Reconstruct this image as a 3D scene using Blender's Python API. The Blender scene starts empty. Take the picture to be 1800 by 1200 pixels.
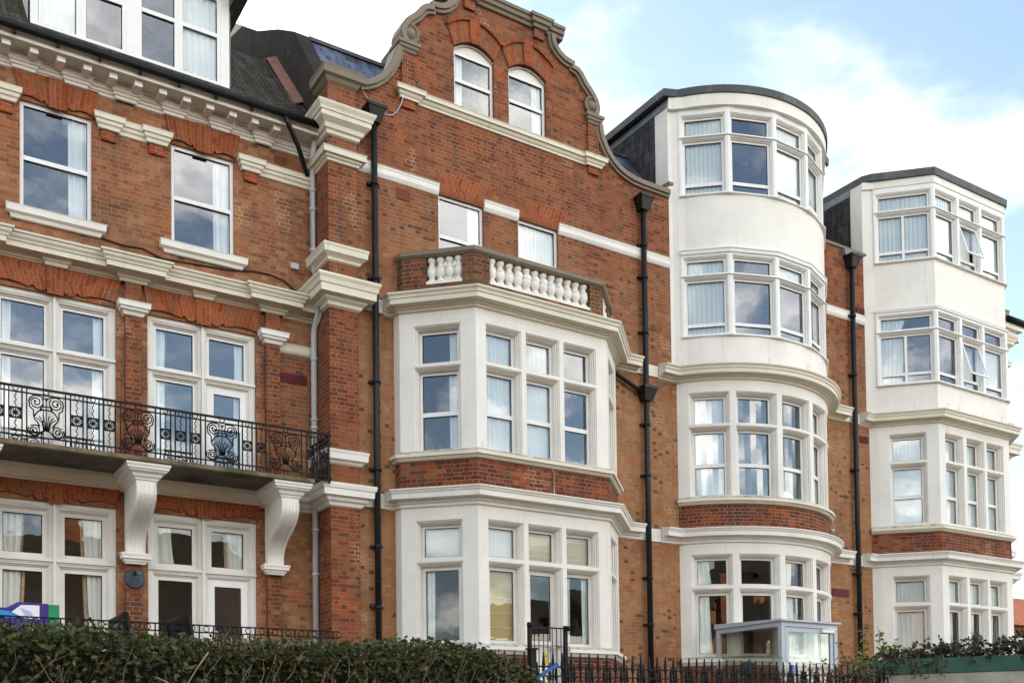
import bpy, bmesh, math, random
from mathutils import Vector, Matrix, geometry
random.seed(7)
S = bpy.context.scene
C = S.collection
PI = math.pi

# ------------------------------------------------------------------ mesh builder
class MB:
    def __init__(self):
        self.v = []; self.f = []; self.uv = []; self.sm = []
    def face(self, pts, uv=None, smooth=False):
        i = len(self.v); self.v += [tuple(p) for p in pts]
        self.f.append(tuple(range(i, i + len(pts)))); self.uv.append(uv); self.sm.append(smooth)
    def box(self, a, b):
        x0, y0, z0 = a; x1, y1, z1 = b
        if x0 > x1: x0, x1 = x1, x0
        if y0 > y1: y0, y1 = y1, y0
        if z0 > z1: z0, z1 = z1, z0
        p = [(x0, y0, z0), (x1, y0, z0), (x1, y1, z0), (x0, y1, z0), (x0, y0, z1), (x1, y0, z1), (x1, y1, z1), (x0, y1, z1)]
        self.hexa(p)
    def hexa(self, p):
        for q in ((0, 1, 5, 4), (1, 2, 6, 5), (2, 3, 7, 6), (3, 0, 4, 7), (4, 5, 6, 7), (3, 2, 1, 0)):
            self.face([p[k] for k in q])
    def obox(self, c, ax, ay, az):
        c, ax, ay, az = map(Vector, (c, ax, ay, az))
        p = [c - ax - ay - az, c + ax - ay - az, c + ax + ay - az, c - ax + ay - az, c - ax - ay + az, c + ax - ay + az, c + ax + ay + az, c - ax + ay + az]
        self.hexa(p)
    def tube(self, pts, r, n=8, cap=True, r1=None):
        pts = [Vector(p) for p in pts]; rings = []
        for i, p in enumerate(pts):
            t = (pts[min(i + 1, len(pts) - 1)] - pts[max(i - 1, 0)]).normalized()
            a = t.cross(Vector((0, 0, 1)))
            if a.length < .05: a = t.cross(Vector((0, 1, 0)))
            a.normalize(); b = t.cross(a)
            rr = r if r1 is None else r + (r1 - r) * i / (len(pts) - 1)
            rings.append([p + (a * math.cos(2 * PI * k / n) + b * math.sin(2 * PI * k / n)) * rr for k in range(n)])
        for A, B in zip(rings, rings[1:]):
            for k in range(n):
                self.face([A[k], B[k], B[(k + 1) % n], A[(k + 1) % n]], smooth=n > 4)
        if cap:
            self.face(rings[0]); self.face(rings[-1][::-1])
    def lathe(self, c, prof, n=12, axis='z'):
        c = Vector(c)
        def P(r, h, a):
            x, y = r * math.cos(a), r * math.sin(a)
            return c + (Vector((x, y, h)) if axis == 'z' else Vector((x, -h, y)))
        for (r0, h0), (r1, h1) in zip(prof, prof[1:]):
            for k in range(n):
                a, b = 2 * PI * k / n, 2 * PI * (k + 1) / n
                q = [P(r0, h0, a), P(r0, h0, b), P(r1, h1, b), P(r1, h1, a)]
                if r0 < 1e-6: q = q[1:]
                elif r1 < 1e-6: q = q[:3]
                self.face(q, smooth=True)
    def build(self, name, mat, parent=None, weld=False):
        me = bpy.data.meshes.new(name)
        me.from_pydata(self.v, [], self.f)
        ul = me.uv_layers.new(name='UVMap')
        Z = Vector((0, 0, 1))
        for p in me.polygons:
            uv = self.uv[p.index]
            if uv is None:
                n = p.normal; t = Z.cross(n)
                if t.length < .1: t = Vector((1, 0, 0))
                t.normalize(); b = n.cross(t)
                uv = [(Vector(me.vertices[i].co).dot(t), Vector(me.vertices[i].co).dot(b)) for i in p.vertices]
            for li, q in zip(p.loop_indices, uv): ul.data[li].uv = q
            p.use_smooth = self.sm[p.index]
        me.materials.append(mat)
        if any(self.sm) or weld:
            bm = bmesh.new(); bm.from_mesh(me); bmesh.ops.remove_doubles(bm, verts=bm.verts, dist=.0004); bm.to_mesh(me); bm.free()
        o = bpy.data.objects.new(name, me); C.objects.link(o)
        if parent is not None: o.parent = parent
        return o

def thing(name, label, cat, group=None, loc=(0, 0, 0)):
    o = bpy.data.objects.new(name, None); o.empty_display_size = .2; o.location = loc; C.objects.link(o)
    return tag(o, label, cat, group)
def tag(o, label, cat, group=None):
    o['label'] = label; o['category'] = cat
    if group: o['group'] = group
    return o
def struct(o, kind='structure'):
    o['kind'] = kind; return o
def reparent(o, root):
    o.parent = root; o.matrix_parent_inverse = root.matrix_world.inverted() if False else Matrix.Translation(-Vector(root.location))

# ------------------------------------------------------------------ materials
def newmat(name):
    m = bpy.data.materials.new(name); m.use_nodes = True
    nt = m.node_tree; b = nt.nodes['Principled BSDF']
    return m, nt, b
class NG:
    def __init__(self, nt): self.nt = nt; self.L = nt.links
    def n(self, t, **k):
        x = self.nt.nodes.new(t)
        for a, b in k.items(): setattr(x, a, b)
        return x
    def lk(self, a, b): self.L.new(a, b)
    def m(self, op, a, b=None, c=None, clamp=False):
        x = self.n('ShaderNodeMath', operation=op); x.use_clamp = clamp
        for i, q in enumerate((a, b, c)):
            if q is None: continue
            if isinstance(q, (int, float)): x.inputs[i].default_value = q
            else: self.lk(q, x.inputs[i])
        return x.outputs[0]
    def mix(self, f, a, b, mode='MIX'):
        x = self.n('ShaderNodeMix', data_type='RGBA', blend_type=mode); x.clamp_factor = True
        for i, q in ((0, f), (6, a), (7, b)):
            if isinstance(q, (int, float)): x.inputs[i].default_value = q
            elif isinstance(q, tuple): x.inputs[i].default_value = (*q, 1)
            else: self.lk(q, x.inputs[i])
        return x.outputs[2]
    def noise(self, vec, scale, detail=3, rough=.55, out=0, dist=0):
        x = self.n('ShaderNodeTexNoise'); x.inputs['Scale'].default_value = scale
        x.inputs['Detail'].default_value = detail; x.inputs['Roughness'].default_value = rough; x.inputs['Distortion'].default_value = dist
        if vec is not None: self.lk(vec, x.inputs['Vector'])
        return x.outputs[out]
    def ramp(self, f, a, b, lo=0., hi=1.):
        x = self.n('ShaderNodeMapRange'); x.interpolation_type = 'SMOOTHSTEP'
        self.lk(f, x.inputs[0])
        for i, q in enumerate((a, b, lo, hi)): x.inputs[i + 1].default_value = q
        return x.outputs[0]
    def pos(self): return self.n('ShaderNodeNewGeometry').outputs['Position']
    def bump(self, h, s, d, bsdf):
        x = self.n('ShaderNodeBump'); x.inputs['Strength'].default_value = s; x.inputs['Distance'].default_value = d
        self.lk(h, x.inputs['Height']); self.lk(x.outputs[0], bsdf.inputs['Normal'])
    def xyz(self, v):
        x = self.n('ShaderNodeSeparateXYZ'); self.lk(v, x.inputs[0]); return x.outputs
    def comb(self, a, b, c=0.):
        x = self.n('ShaderNodeCombineXYZ')
        for i, q in enumerate((a, b, c)):
            if isinstance(q, (int, float)): x.inputs[i].default_value = q
            else: self.lk(q, x.inputs[i])
        return x.outputs[0]

def brick_mat(name, c1, c2, cpatch=None, patch=(.45, .65), dark=(.075, .04, .03), pdark=.10, mortar=(.30, .215, .13),
              h=.0755, per=.337, swap=False, zmix=None, moss=0., mort=.85, seed=0.):
    m, nt, b = newmat(name); g = NG(nt)
    uv = g.n('ShaderNodeTexCoord').outputs['UV']; s = g.xyz(uv)
    u, v = (s[1], s[0]) if swap else (s[0], s[1])
    pos = g.pos()
    # slight waviness of the courses
    rowf = g.m('DIVIDE', v, h); row = g.m('FLOOR', rowf); fv = g.m('SUBTRACT', rowf, row)
    half = g.m('MULTIPLY', g.m('FLOORED_MODULO', row, 2.), .5)
    jit = g.n('ShaderNodeTexWhiteNoise', noise_dimensions='1D'); g.lk(row, jit.inputs['W'])
    x = g.m('ADD', g.m('ADD', g.m('DIVIDE', u, per), half), g.m('MULTIPLY', jit.outputs[0], .08))
    cell = g.m('FLOOR', x); f = g.m('SUBTRACT', x, cell)
    isH = g.m('GREATER_THAN', f, .667)
    d1 = g.m('MINIMUM', g.m('MINIMUM', f, g.m('SUBTRACT', 1., f)), g.m('ABSOLUTE', g.m('SUBTRACT', f, .667)))
    dx = g.m('MULTIPLY', d1, per); dz = g.m('MULTIPLY', g.m('MINIMUM', fv, g.m('SUBTRACT', 1., fv)), h)
    d = g.m('MINIMUM', dx, dz)
    mask = g.ramp(d, .0025, .0075)                      # 0 joint, 1 brick
    idv = g.comb(g.m('ADD', cell, g.m('MULTIPLY', isH, .5)), row, seed)
    wn = g.n('ShaderNodeTexWhiteNoise', noise_dimensions='3D'); g.lk(idv, wn.inputs['Vector'])
    rc = g.n('ShaderNodeSeparateColor'); g.lk(wn.outputs['Color'], rc.inputs[0])
    col = g.mix(g.ramp(rc.outputs[0], .15, .85), c1, c2)
    big = g.noise(pos, .55, 4, .6)
    if cpatch:
        fac = g.ramp(g.m('ADD', big, g.m('MULTIPLY', g.m('SUBTRACT', rc.outputs[1], .5), .30)), *patch)
        if zmix:
            z = g.xyz(pos)[2]
            zz = g.ramp(g.m('ADD', z, g.m('MULTIPLY', g.m('SUBTRACT', big, .5), 7.)), zmix[0], zmix[1], zmix[2], 0.)
            fac = g.m('ADD', g.m('MULTIPLY', fac, .35), zz, clamp=True)
        cp2 = tuple(q * 1.17 for q in cpatch); cp = (cpatch[0] * .86, cpatch[1] * .76, cpatch[2] * .72)
        col = g.mix(fac, col, g.mix(rc.outputs[2], cp, cp2))
    hot_ = g.ramp(g.m('ADD', g.noise(pos, 1.35, 5, .65), g.m('MULTIPLY', g.m('SUBTRACT', rc.outputs[2], .5), .18)), .55, .68, 0, .7)
    col = g.mix(hot_, col, (.40, .105, .03))
    # flared headers
    thr = g.m('SUBTRACT', 1., g.m('MULTIPLY', g.m('ADD', g.m('MULTIPLY', isH, 1.), .12), g.m('MULTIPLY', g.ramp(g.noise(pos, .9, 2), .35, .7), pdark * 2)))
    isD = g.m('GREATER_THAN', rc.outputs[1], thr)
    col = g.mix(g.m('MULTIPLY', isD, .78), col, dark)
    fine = g.noise(pos, 26, 4, .7)
    col = g.mix(1., col, g.mix(fine, (.54, .51, .48), (1.20, 1.16, 1.12)), 'MULTIPLY')
    # soot and lime streaks
    st = g.noise(g.comb(g.m('MULTIPLY', g.xyz(pos)[0], 1.6), g.m('MULTIPLY', g.xyz(pos)[1], 1.6), g.m('MULTIPLY', g.xyz(pos)[2], .45)), 1.3, 5, .65)
    col = g.mix(g.ramp(st, .50, .76, 0, .68), col, (.07, .042, .03))
    col = g.mix(g.ramp(g.noise(pos, 5.5, 5, .7), .66, .74, 0, .55), col, (.42, .34, .25))
    wv_ = g.noise(pos, .85, 6, .68, dist=.4)
    col = g.mix(g.ramp(wv_, .53, .70, 0, .5), col, (.075, .045, .032))
    col = g.mix(g.ramp(wv_, .42, .30, 0, .10), col, (.34, .20, .12))
    mo = g.mix(g.ramp(big, .4, .62), mortar, tuple(q * .55 for q in mortar))
    mo = g.mix(g.ramp(g.noise(pos, 1.1, 3, .5), .62, .66), mo, (.46, .38, .26))
    col = g.mix(g.m('MULTIPLY', g.m('SUBTRACT', 1., mask), mort), col, mo)
    if moss:
        ms = g.m('MULTIPLY', g.ramp(g.noise(pos, 2.2, 5, .7), .52, .68), moss)
        col = g.mix(ms, col, g.mix(fine, (.05, .045, .012), (.20, .13, .03)))
    g.lk(col, b.inputs['Base Color']); b.inputs['Roughness'].default_value = .88
    b.inputs['Specular IOR Level'].default_value = .25
    g.bump(g.m('ADD', g.m('MULTIPLY', mask, 1.), g.m('MULTIPLY', fine, .5)), .55, .006, b)
    return m

def plain(name, col, rough=.6, var=.12, scale=6., col2=None, rng=(.45, .65), metal=0., bump=0., spec=.4, bscale=40.):
    m, nt, b = newmat(name); g = NG(nt); pos = g.pos()
    n1 = g.noise(pos, scale, 5, .65)
    a = tuple(max(0, q * (1 - var)) for q in col); c = tuple(min(1, q * (1 + var)) for q in col)
    cc = g.mix(g.ramp(n1, .3, .7), a, c)
    if col2: cc = g.mix(g.ramp(g.noise(pos, scale * .45, 6, .7), *rng), cc, col2)
    g.lk(cc, b.inputs['Base Color']); b.inputs['Roughness'].default_value = rough; b.inputs['Metallic'].default_value = metal
    b.inputs['Specular IOR Level'].default_value = spec
    if bump: g.bump(g.noise(pos, bscale, 4, .6), bump, .01, b)
    return m

def white_mat(name, col, dirt=(.30, .27, .2), amount=.5, up=.8, lichen=(.16, .14, .07)):
    """painted stucco: faint patchiness, runs below ledges, lichen and soot lying on upward faces"""
    m, nt, b = newmat(name); g = NG(nt)
    geo = g.n('ShaderNodeNewGeometry'); pos = geo.outputs['Position']; nz = g.xyz(geo.outputs['True Normal'])[2]; p = g.xyz(pos)
    n1 = g.noise(pos, 1.4, 5, .6)
    cc = g.mix(g.ramp(n1, .3, .7), tuple(q * .94 for q in col), tuple(min(.9, q * 1.04) for q in col))
    run = g.noise(g.comb(g.m('MULTIPLY', p[0], 9.), g.m('MULTIPLY', p[1], 9.), g.m('MULTIPLY', p[2], .9)), 1., 4, .6)
    cc = g.mix(g.ramp(run, .56, .8, 0, amount * .55), cc, dirt)
    spk = g.noise(pos, 14, 5, .75)
    cc = g.mix(g.ramp(spk, .64, .76, 0, amount * .8), cc, dirt)
    top = g.m('MULTIPLY', g.ramp(nz, .25, .7), g.ramp(g.noise(pos, 7, 5, .7), .36, .62, .15, up))
    cc = g.mix(top, cc, lichen)
    g.lk(cc, b.inputs['Base Color']); b.inputs['Roughness'].default_value = .55; b.inputs['Specular IOR Level'].default_value = .3
    g.bump(g.noise(pos, 30, 4, .6), .12, .01, b)
    return m

def slate_mat(name, c1, c2, h=.2, w=.26, moss=None, rough=.5):
    m, nt, b = newmat(name); g = NG(nt)
    s = g.xyz(g.n('ShaderNodeTexCoord').outputs['UV']); pos = g.pos()
    rf = g.m('DIVIDE', s[1], h); row = g.m('FLOOR', rf); fv = g.m('SUBTRACT', rf, row)
    x = g.m('ADD', g.m('DIVIDE', s[0], w), g.m('MULTIPLY', g.m('FLOORED_MODULO', row, 2.), .5)); ce = g.m('FLOOR', x); f = g.m('SUBTRACT', x, ce)
    wn = g.n('ShaderNodeTexWhiteNoise', noise_dimensions='3D'); g.lk(g.comb(ce, row, 1.), wn.inputs['Vector'])
    col = g.mix(wn.outputs[0], c1, c2)
    e = g.m('MINIMUM', g.m('MULTIPLY', g.m('MINIMUM', f, g.m('SUBTRACT', 1., f)), w), g.m('MULTIPLY', fv, h))
    mask = g.ramp(e, .004, .014)
    st = g.noise(g.comb(g.m('MULTIPLY', s[0], 3.), g.m('MULTIPLY', s[1], .7), 0.), 2., 5, .7)
    col = g.mix(g.ramp(st, .4, .75, 0, .6), col, tuple(min(1, q * 3.2) for q in c2))
    if moss:
        col = g.mix(g.ramp(g.noise(pos, 2.6, 6, .75), .5, .66, 0, .9), col, moss)
        col = g.mix(g.ramp(g.noise(g.comb(g.m('MULTIPLY', s[0], .8), g.m('MULTIPLY', s[1], 6.), 0.), 2.2, 5, .7), .58, .72, 0, .75), col, (.19, .165, .11))
    col = g.mix(mask, (.008, .008, .009), col)
    g.lk(col, b.inputs['Base Color']); b.inputs['Roughness'].default_value = rough; b.inputs['Specular IOR Level'].default_value = .12
    g.bump(g.m('ADD', mask, g.m('MULTIPLY', fv, -.7)), .8, .012, b)
    return m

def glass_mat(name, tint=(.92, .96, .95), f0=.13):
    m, nt, b = newmat(name); g = NG(nt); nt.nodes.remove(b)
    out = nt.nodes['Material Output']
    lw = g.n('ShaderNodeLayerWeight'); lw.inputs['Blend'].default_value = .5
    fres = g.m('ADD', g.m('MULTIPLY', g.m('POWER', lw.outputs['Facing'], 4.), 1 - f0), f0)
    tr = g.n('ShaderNodeBsdfTransparent'); tr.inputs[0].default_value = (*tint, 1)
    gl = g.n('ShaderNodeBsdfGlossy'); gl.inputs['Roughness'].default_value = 0.; gl.inputs['Color'].default_value = (.95, .97, 1, 1)
    bp = g.n('ShaderNodeBump'); bp.inputs['Strength'].default_value = .05; bp.inputs['Distance'].default_value = .02
    g.lk(g.noise(g.pos(), 2.5, 2, .5), bp.inputs['Height']); g.lk(bp.outputs[0], gl.inputs['Normal'])
    mx = g.n('ShaderNodeMixShader'); g.lk(fres, mx.inputs[0]); g.lk(tr.outputs[0], mx.inputs[1]); g.lk(gl.outputs[0], mx.inputs[2])
    g.lk(mx.outputs[0], out.inputs['Surface'])
    return m

def cloth_mat(name, col, trans=.35, pattern=None):
    m, nt, b = newmat(name); g = NG(nt); out = nt.nodes['Material Output']
    pos = g.pos(); c = g.mix(g.noise(pos, 5, 3), tuple(q * .9 for q in col), col)
    if pattern: c = g.mix(g.ramp(g.noise(pos, 22, 3), .45, .58), c, pattern)
    g.lk(c, b.inputs['Base Color']); b.inputs['Roughness'].default_value = .9; b.inputs['Specular IOR Level'].default_value = .1
    t = g.n('ShaderNodeBsdfTranslucent'); g.lk(c, t.inputs[0])
    mx = g.n('ShaderNodeMixShader'); mx.inputs[0].default_value = trans; g.lk(b.outputs[0], mx.inputs[1]); g.lk(t.outputs[0], mx.inputs[2])
    g.lk(mx.outputs[0], out.inputs['Surface'])
    return m

def leaf_mat(name, cols, gloss=.4):
    m, nt, b = newmat(name); g = NG(nt); out = nt.nodes['Material Output']
    r = g.n('ShaderNodeNewGeometry').outputs['Random Per Island']
    ra = g.n('ShaderNodeValToRGB'); g.lk(r, ra.inputs[0]); el = ra.color_ramp.elements
    while len(el) < len(cols): el.new(.5)
    for i, c in enumerate(cols): el[i].position = i / (len(cols) - 1); el[i].color = (*c, 1)
    g.lk(ra.outputs[0], b.inputs['Base Color']); b.inputs['Roughness'].default_value = gloss; b.inputs['Specular IOR Level'].default_value = .4
    t = g.n('ShaderNodeBsdfTranslucent'); g.lk(ra.outputs[0], t.inputs[0])
    mx = g.n('ShaderNodeMixShader'); mx.inputs[0].default_value = .18; g.lk(b.outputs[0], mx.inputs[1]); g.lk(t.outputs[0], mx.inputs[2])
    g.lk(mx.outputs[0], out.inputs['Surface'])
    return m

RED = ((.165, .042, .02), (.28, .082, .034)); TAN = (.385, .20, .096)
M = {}
M['brick_gable'] = brick_mat('red and buff brick', *RED, cpatch=TAN, patch=(.46, .66), pdark=.13, zmix=(8.3, 13., 1.))
M['brick_tan'] = brick_mat('buff brick', (.245, .085, .042), (.32, .125, .058), cpatch=TAN, patch=(.38, .60), pdark=.05, seed=3.)
M['brick_red'] = brick_mat('red brick', (.17, .045, .022), (.29, .085, .034), cpatch=(.28, .13, .06), patch=(.54, .7), pdark=.10, seed=5., moss=.25)
M['brick_panel'] = brick_mat('hard red brick', (.13, .03, .017), (.24, .055, .022), cpatch=(.26, .115, .052), patch=(.56, .72), pdark=.24, seed=8., mortar=(.36, .27, .17))
M['brick_old'] = brick_mat('weathered brown brick', (.10, .035, .02), (.19, .06, .03), cpatch=(.19, .105, .05), patch=(.48, .66), pdark=.16, seed=9., mortar=(.30, .24, .15), moss=.6)
M['brick_orange'] = brick_mat('rubbed orange brick', (.265, .06, .02), (.34, .095, .035), cpatch=(.24, .12, .065), patch=(.56, .7), pdark=.0, per=.45, h=.07, swap=True, mortar=(.42, .25, .15), mort=.5)
M['brick_stub'] = brick_mat('orange brick', (.27, .05, .016), (.36, .085, .026), pdark=.03, mortar=(.42, .28, .18), mort=.6)
M['white'] = white_mat('white painted stucco', (.81, .775, .70), amount=.34)
M['cream'] = white_mat('cream painted stucco', (.81, .772, .695), amount=.42)
M['stone'] = white_mat('cream painted stone', (.73, .675, .535), amount=.5, lichen=(.13, .11, .06))
M['coping'] = white_mat('weathered stone coping', (.205, .165, .115), dirt=(.06, .047, .03), amount=1., up=.95, lichen=(.085, .072, .04))
M['frame'] = plain('white upvc', (.80, .785, .745), .35, .03)
M['timber'] = white_mat('old white timber paint', (.75, .72, .65), amount=.3, up=.3)
M['glass'] = glass_mat('window glass', f0=.155)
M['glass_old'] = glass_mat('old single glass', f0=.07)
M['porch_glass'] = glass_mat('clear porch glass', tint=(.90, .94, .92), f0=.06)
M['net'] = cloth_mat('white net curtain', (.84, .85, .81), .12)
M['drape'] = cloth_mat('cream drape', (.88, .85, .76), .1)
M['pattern'] = cloth_mat('patterned lining', (.62, .36, .22), .2, (.66, .52, .38))
M['blind'] = cloth_mat('ochre roman blind', (.66, .50, .22), .15)
M['blind_pale'] = cloth_mat('pale blind', (.82, .83, .78), .1)
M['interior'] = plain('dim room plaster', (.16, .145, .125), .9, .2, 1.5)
M['black'] = plain('black cast iron paint', (.006, .006, .0065), .5, .3, 9., (.02, .012, .008), (.6, .75), spec=.2)
M['pipe'] = plain('black painted pipe', (.009, .0095, .0105), .42, .3, 5., (.04, .024, .014), (.66, .8), spec=.3)
M['greypipe'] = plain('grey painted pipe', (.50, .505, .50), .5, .08, 3., (.24, .22, .19), (.58, .75))
M['lead'] = plain('grey lead sheet', (.17, .18, .19), .5, .2, 3., (.30, .31, .32), (.5, .7))
M['felt'] = plain('dark lead edging', (.055, .06, .06), .55, .2, 5., (.10, .105, .10), (.5, .65))
M['slate_moss'] = slate_mat('mossy slate', (.022, .02, .016), (.05, .044, .034), .085, .2, moss=(.055, .05, .014), rough=.9)
M['slate_blue'] = slate_mat('blue and brown slate', (.045, .055, .09), (.10, .115, .17), .16, .5, moss=(.06, .045, .025), rough=.35)
M['slate_dark'] = slate_mat('dark hung slate', (.022, .023, .024), (.045, .045, .045), .27, .42, rough=.75)
M['mossrender'] = plain('mossy dark render', (.024, .019, .014), .95, .35, 3., (.14, .11, .08), (.66, .78), bump=.4)
M['paletile'] = plain('terracotta coping tile', (.25, .12, .085), .85, .25, 6., (.13, .09, .06), (.5, .65))
M['vent'] = plain('maroon painted vent', (.16, .018, .025), .5, .15)
M['terracotta'] = plain('terracotta air brick', (.22, .06, .03), .8, .2)
M['plaque'] = plain('dark metal plaque', (.04, .048, .06), .45, .25, 12., (.10, .12, .15), (.5, .6), metal=.4)
M['cable'] = plain('black cable', (.015, .013, .012), .6, .1)
M['moss_slab'] = plain('mossy concrete', (.17, .13, .075), .95, .3, 4., (.07, .07, .02), (.5, .66), bump=.3)
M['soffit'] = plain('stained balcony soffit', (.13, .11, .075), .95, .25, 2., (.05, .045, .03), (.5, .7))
M['alu'] = plain('grey aluminium paint', (.44, .47, .52), .4, .04, 2.)

# ------------------------------------------------------------------ plan paths
class Path:
    def __init__(s, pts):
        s.p = [Vector(q) for q in pts]; s.u = [0.]
        for a, b in zip(s.p, s.p[1:]): s.u.append(s.u[-1] + (b - a).length)
    def seg(s, u):
        for i in range(len(s.p) - 1):
            if u <= s.u[i + 1] + 1e-6: return i
        return len(s.p) - 2
    def nrm(s, i):
        d = (s.p[i + 1] - s.p[i]).normalized(); return Vector((d.y, -d.x))
    def at(s, u, out=0., seg=None):
        i = s.seg(u) if seg is None else seg
        d = (s.p[i + 1] - s.p[i]).normalized()
        q = s.p[i] + d * (u - s.u[i]) + s.nrm(i) * out
        return q
    def off(s, k, out):
        n = len(s.p)
        if k == 0: return s.p[0] + s.nrm(0) * out
        if k == n - 1: return s.p[-1] + s.nrm(n - 2) * out
        a, b = s.nrm(k - 1), s.nrm(k)
        return s.p[k] + (a + b) / max(.25, 1 + a.dot(b)) * out
    def breaks(s): return s.u
BOW = (17.65, 1.72, 2.95)
class Arc:
    """u is arc length along the bow, left wall junction to right one"""
    def __init__(s, c=BOW, n=44):
        s.c = c; s.a0 = -math.acos(c[1] / c[2]); s.len = -2 * s.a0 * c[2]; s.n = n
    def at(s, u, out=0., seg=None):
        a = s.a0 + u / s.c[2]; r = s.c[2] + out
        return Vector((s.c[0] + r * math.sin(a), s.c[1] - r * math.cos(a)))
    def ua(s, deg): return (math.radians(deg) - s.a0) * s.c[2]
    def breaks(s): return [s.len * i / s.n for i in range(s.n + 1)]
    def path(s):
        return Path([s.at(u) for u in s.breaks()])
def P3(q, z): return (q[0], q[1], z)
def clean(l):
    l = sorted(l); o = [l[0]]
    for a in l[1:]:
        if a - o[-1] > 1e-4: o.append(a)
    return o

def wall_grid(mb, path, z0, z1, holes=(), rings=None, depth=.12, u0=None, u1=None):
    us = list(path.breaks()); lo = us[0] if u0 is None else u0; hi = us[-1] if u1 is None else u1
    us = [q for q in us if lo <= q <= hi] + [lo, hi]
    zs = [z0, z1]
    for a, b, c, d in holes: us += [a, b]; zs += [c, d]
    us = clean([q for q in us if lo - 1e-6 <= q <= hi + 1e-6]); zs = clean([q for q in zs if z0 - 1e-6 <= q <= z1 + 1e-6])
    for a, b in zip(us, us[1:]):
        um = (a + b) / 2; sg = path.seg(um) if isinstance(path, Path) else None
        for c, d in zip(zs, zs[1:]):
            zm = (c + d) / 2
            if any(h[0] < um < h[1] and h[2] < zm < h[3] for h in holes): continue
            A, B = path.at(a, 0, sg), path.at(b, 0, sg)
            mb.face([P3(A, c), P3(B, c), P3(B, d), P3(A, d)], [(a, c), (b, c), (b, d), (a, d)])
    rings = rings or [(0., 0.), (0., depth)]
    for h in holes:
        uu = clean([h[0], h[1]] + [q for q in us if h[0] < q < h[1]])
        um = (h[0] + h[1]) / 2; sg = path.seg(um) if isinstance(path, Path) else None
        for (i0, d0), (i1, d1) in zip(rings, rings[1:]):
            a0, b0, t0 = h[0] + i0, h[1] - i0, h[3] - i0
            a1, b1, t1 = h[0] + i1, h[1] - i1, h[3] - i1
            q = lambda u, o, z: P3(path.at(u, -o, sg), z)
            mb.face([q(a0, d0, h[2]), q(a0, d0, t0), q(a1, d1, t1), q(a1, d1, h[2])])
            mb.face([q(b0, d0, h[2]), q(b1, d1, h[2]), q(b1, d1, t1), q(b0, d0, t0)])
            for e, f in zip(uu, uu[1:]):
                m0 = lambda w: a0 + (w - h[0]) / (h[1] - h[0]) * (b0 - a0)
                m1 = lambda w: a1 + (w - h[0]) / (h[1] - h[0]) * (b1 - a1)
                mb.face([q(m0(e), d0, t0), q(m0(f), d0, t0), q(m1(f), d1, t1), q(m1(e), d1, t1)])
                mb.face([q(e, d0, h[2]), q(e, d1, h[2]), q(f, d1, h[2]), q(f, d0, h[2])])

def sweep(mb, path, prof, caps=(True, True)):
    n = len(path.p)
    rows = [[P3(path.off(k, o), z) for o, z in prof] for k in range(n)]
    sm = n > 12
    for k in range(n - 1):
        for j in range(len(prof) - 1):
            uv = [(path.u[k], prof[j][1]), (path.u[k + 1], prof[j][1]), (path.u[k + 1], prof[j + 1][1]), (path.u[k], prof[j + 1][1])]
            mb.face([rows[k][j], rows[k + 1][j], rows[k + 1][j + 1], rows[k][j + 1]], uv)
    if caps[0]: mb.face(rows[0])
    if caps[1]: mb.face(rows[-1][::-1])

def pbox(mb, path, u0, u1, z0, z1, o0, o1, seg=1, sg=None):
    """box in wall coordinates; o0 outer, o1 inner offset"""
    if sg is None and isinstance(path, Path): sg = path.seg((u0 + u1) / 2)
    for k in range(seg):
        a = u0 + (u1 - u0) * k / seg; b = u0 + (u1 - u0) * (k + 1) / seg
        A, B, D, E_ = path.at(a, o0, sg), path.at(b, o0, sg), path.at(b, o1, sg), path.at(a, o1, sg)
        mb.hexa([P3(A, z0), P3(B, z0), P3(D, z0), P3(E_, z0), P3(A, z1), P3(B, z1), P3(D, z1), P3(E_, z1)])

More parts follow.
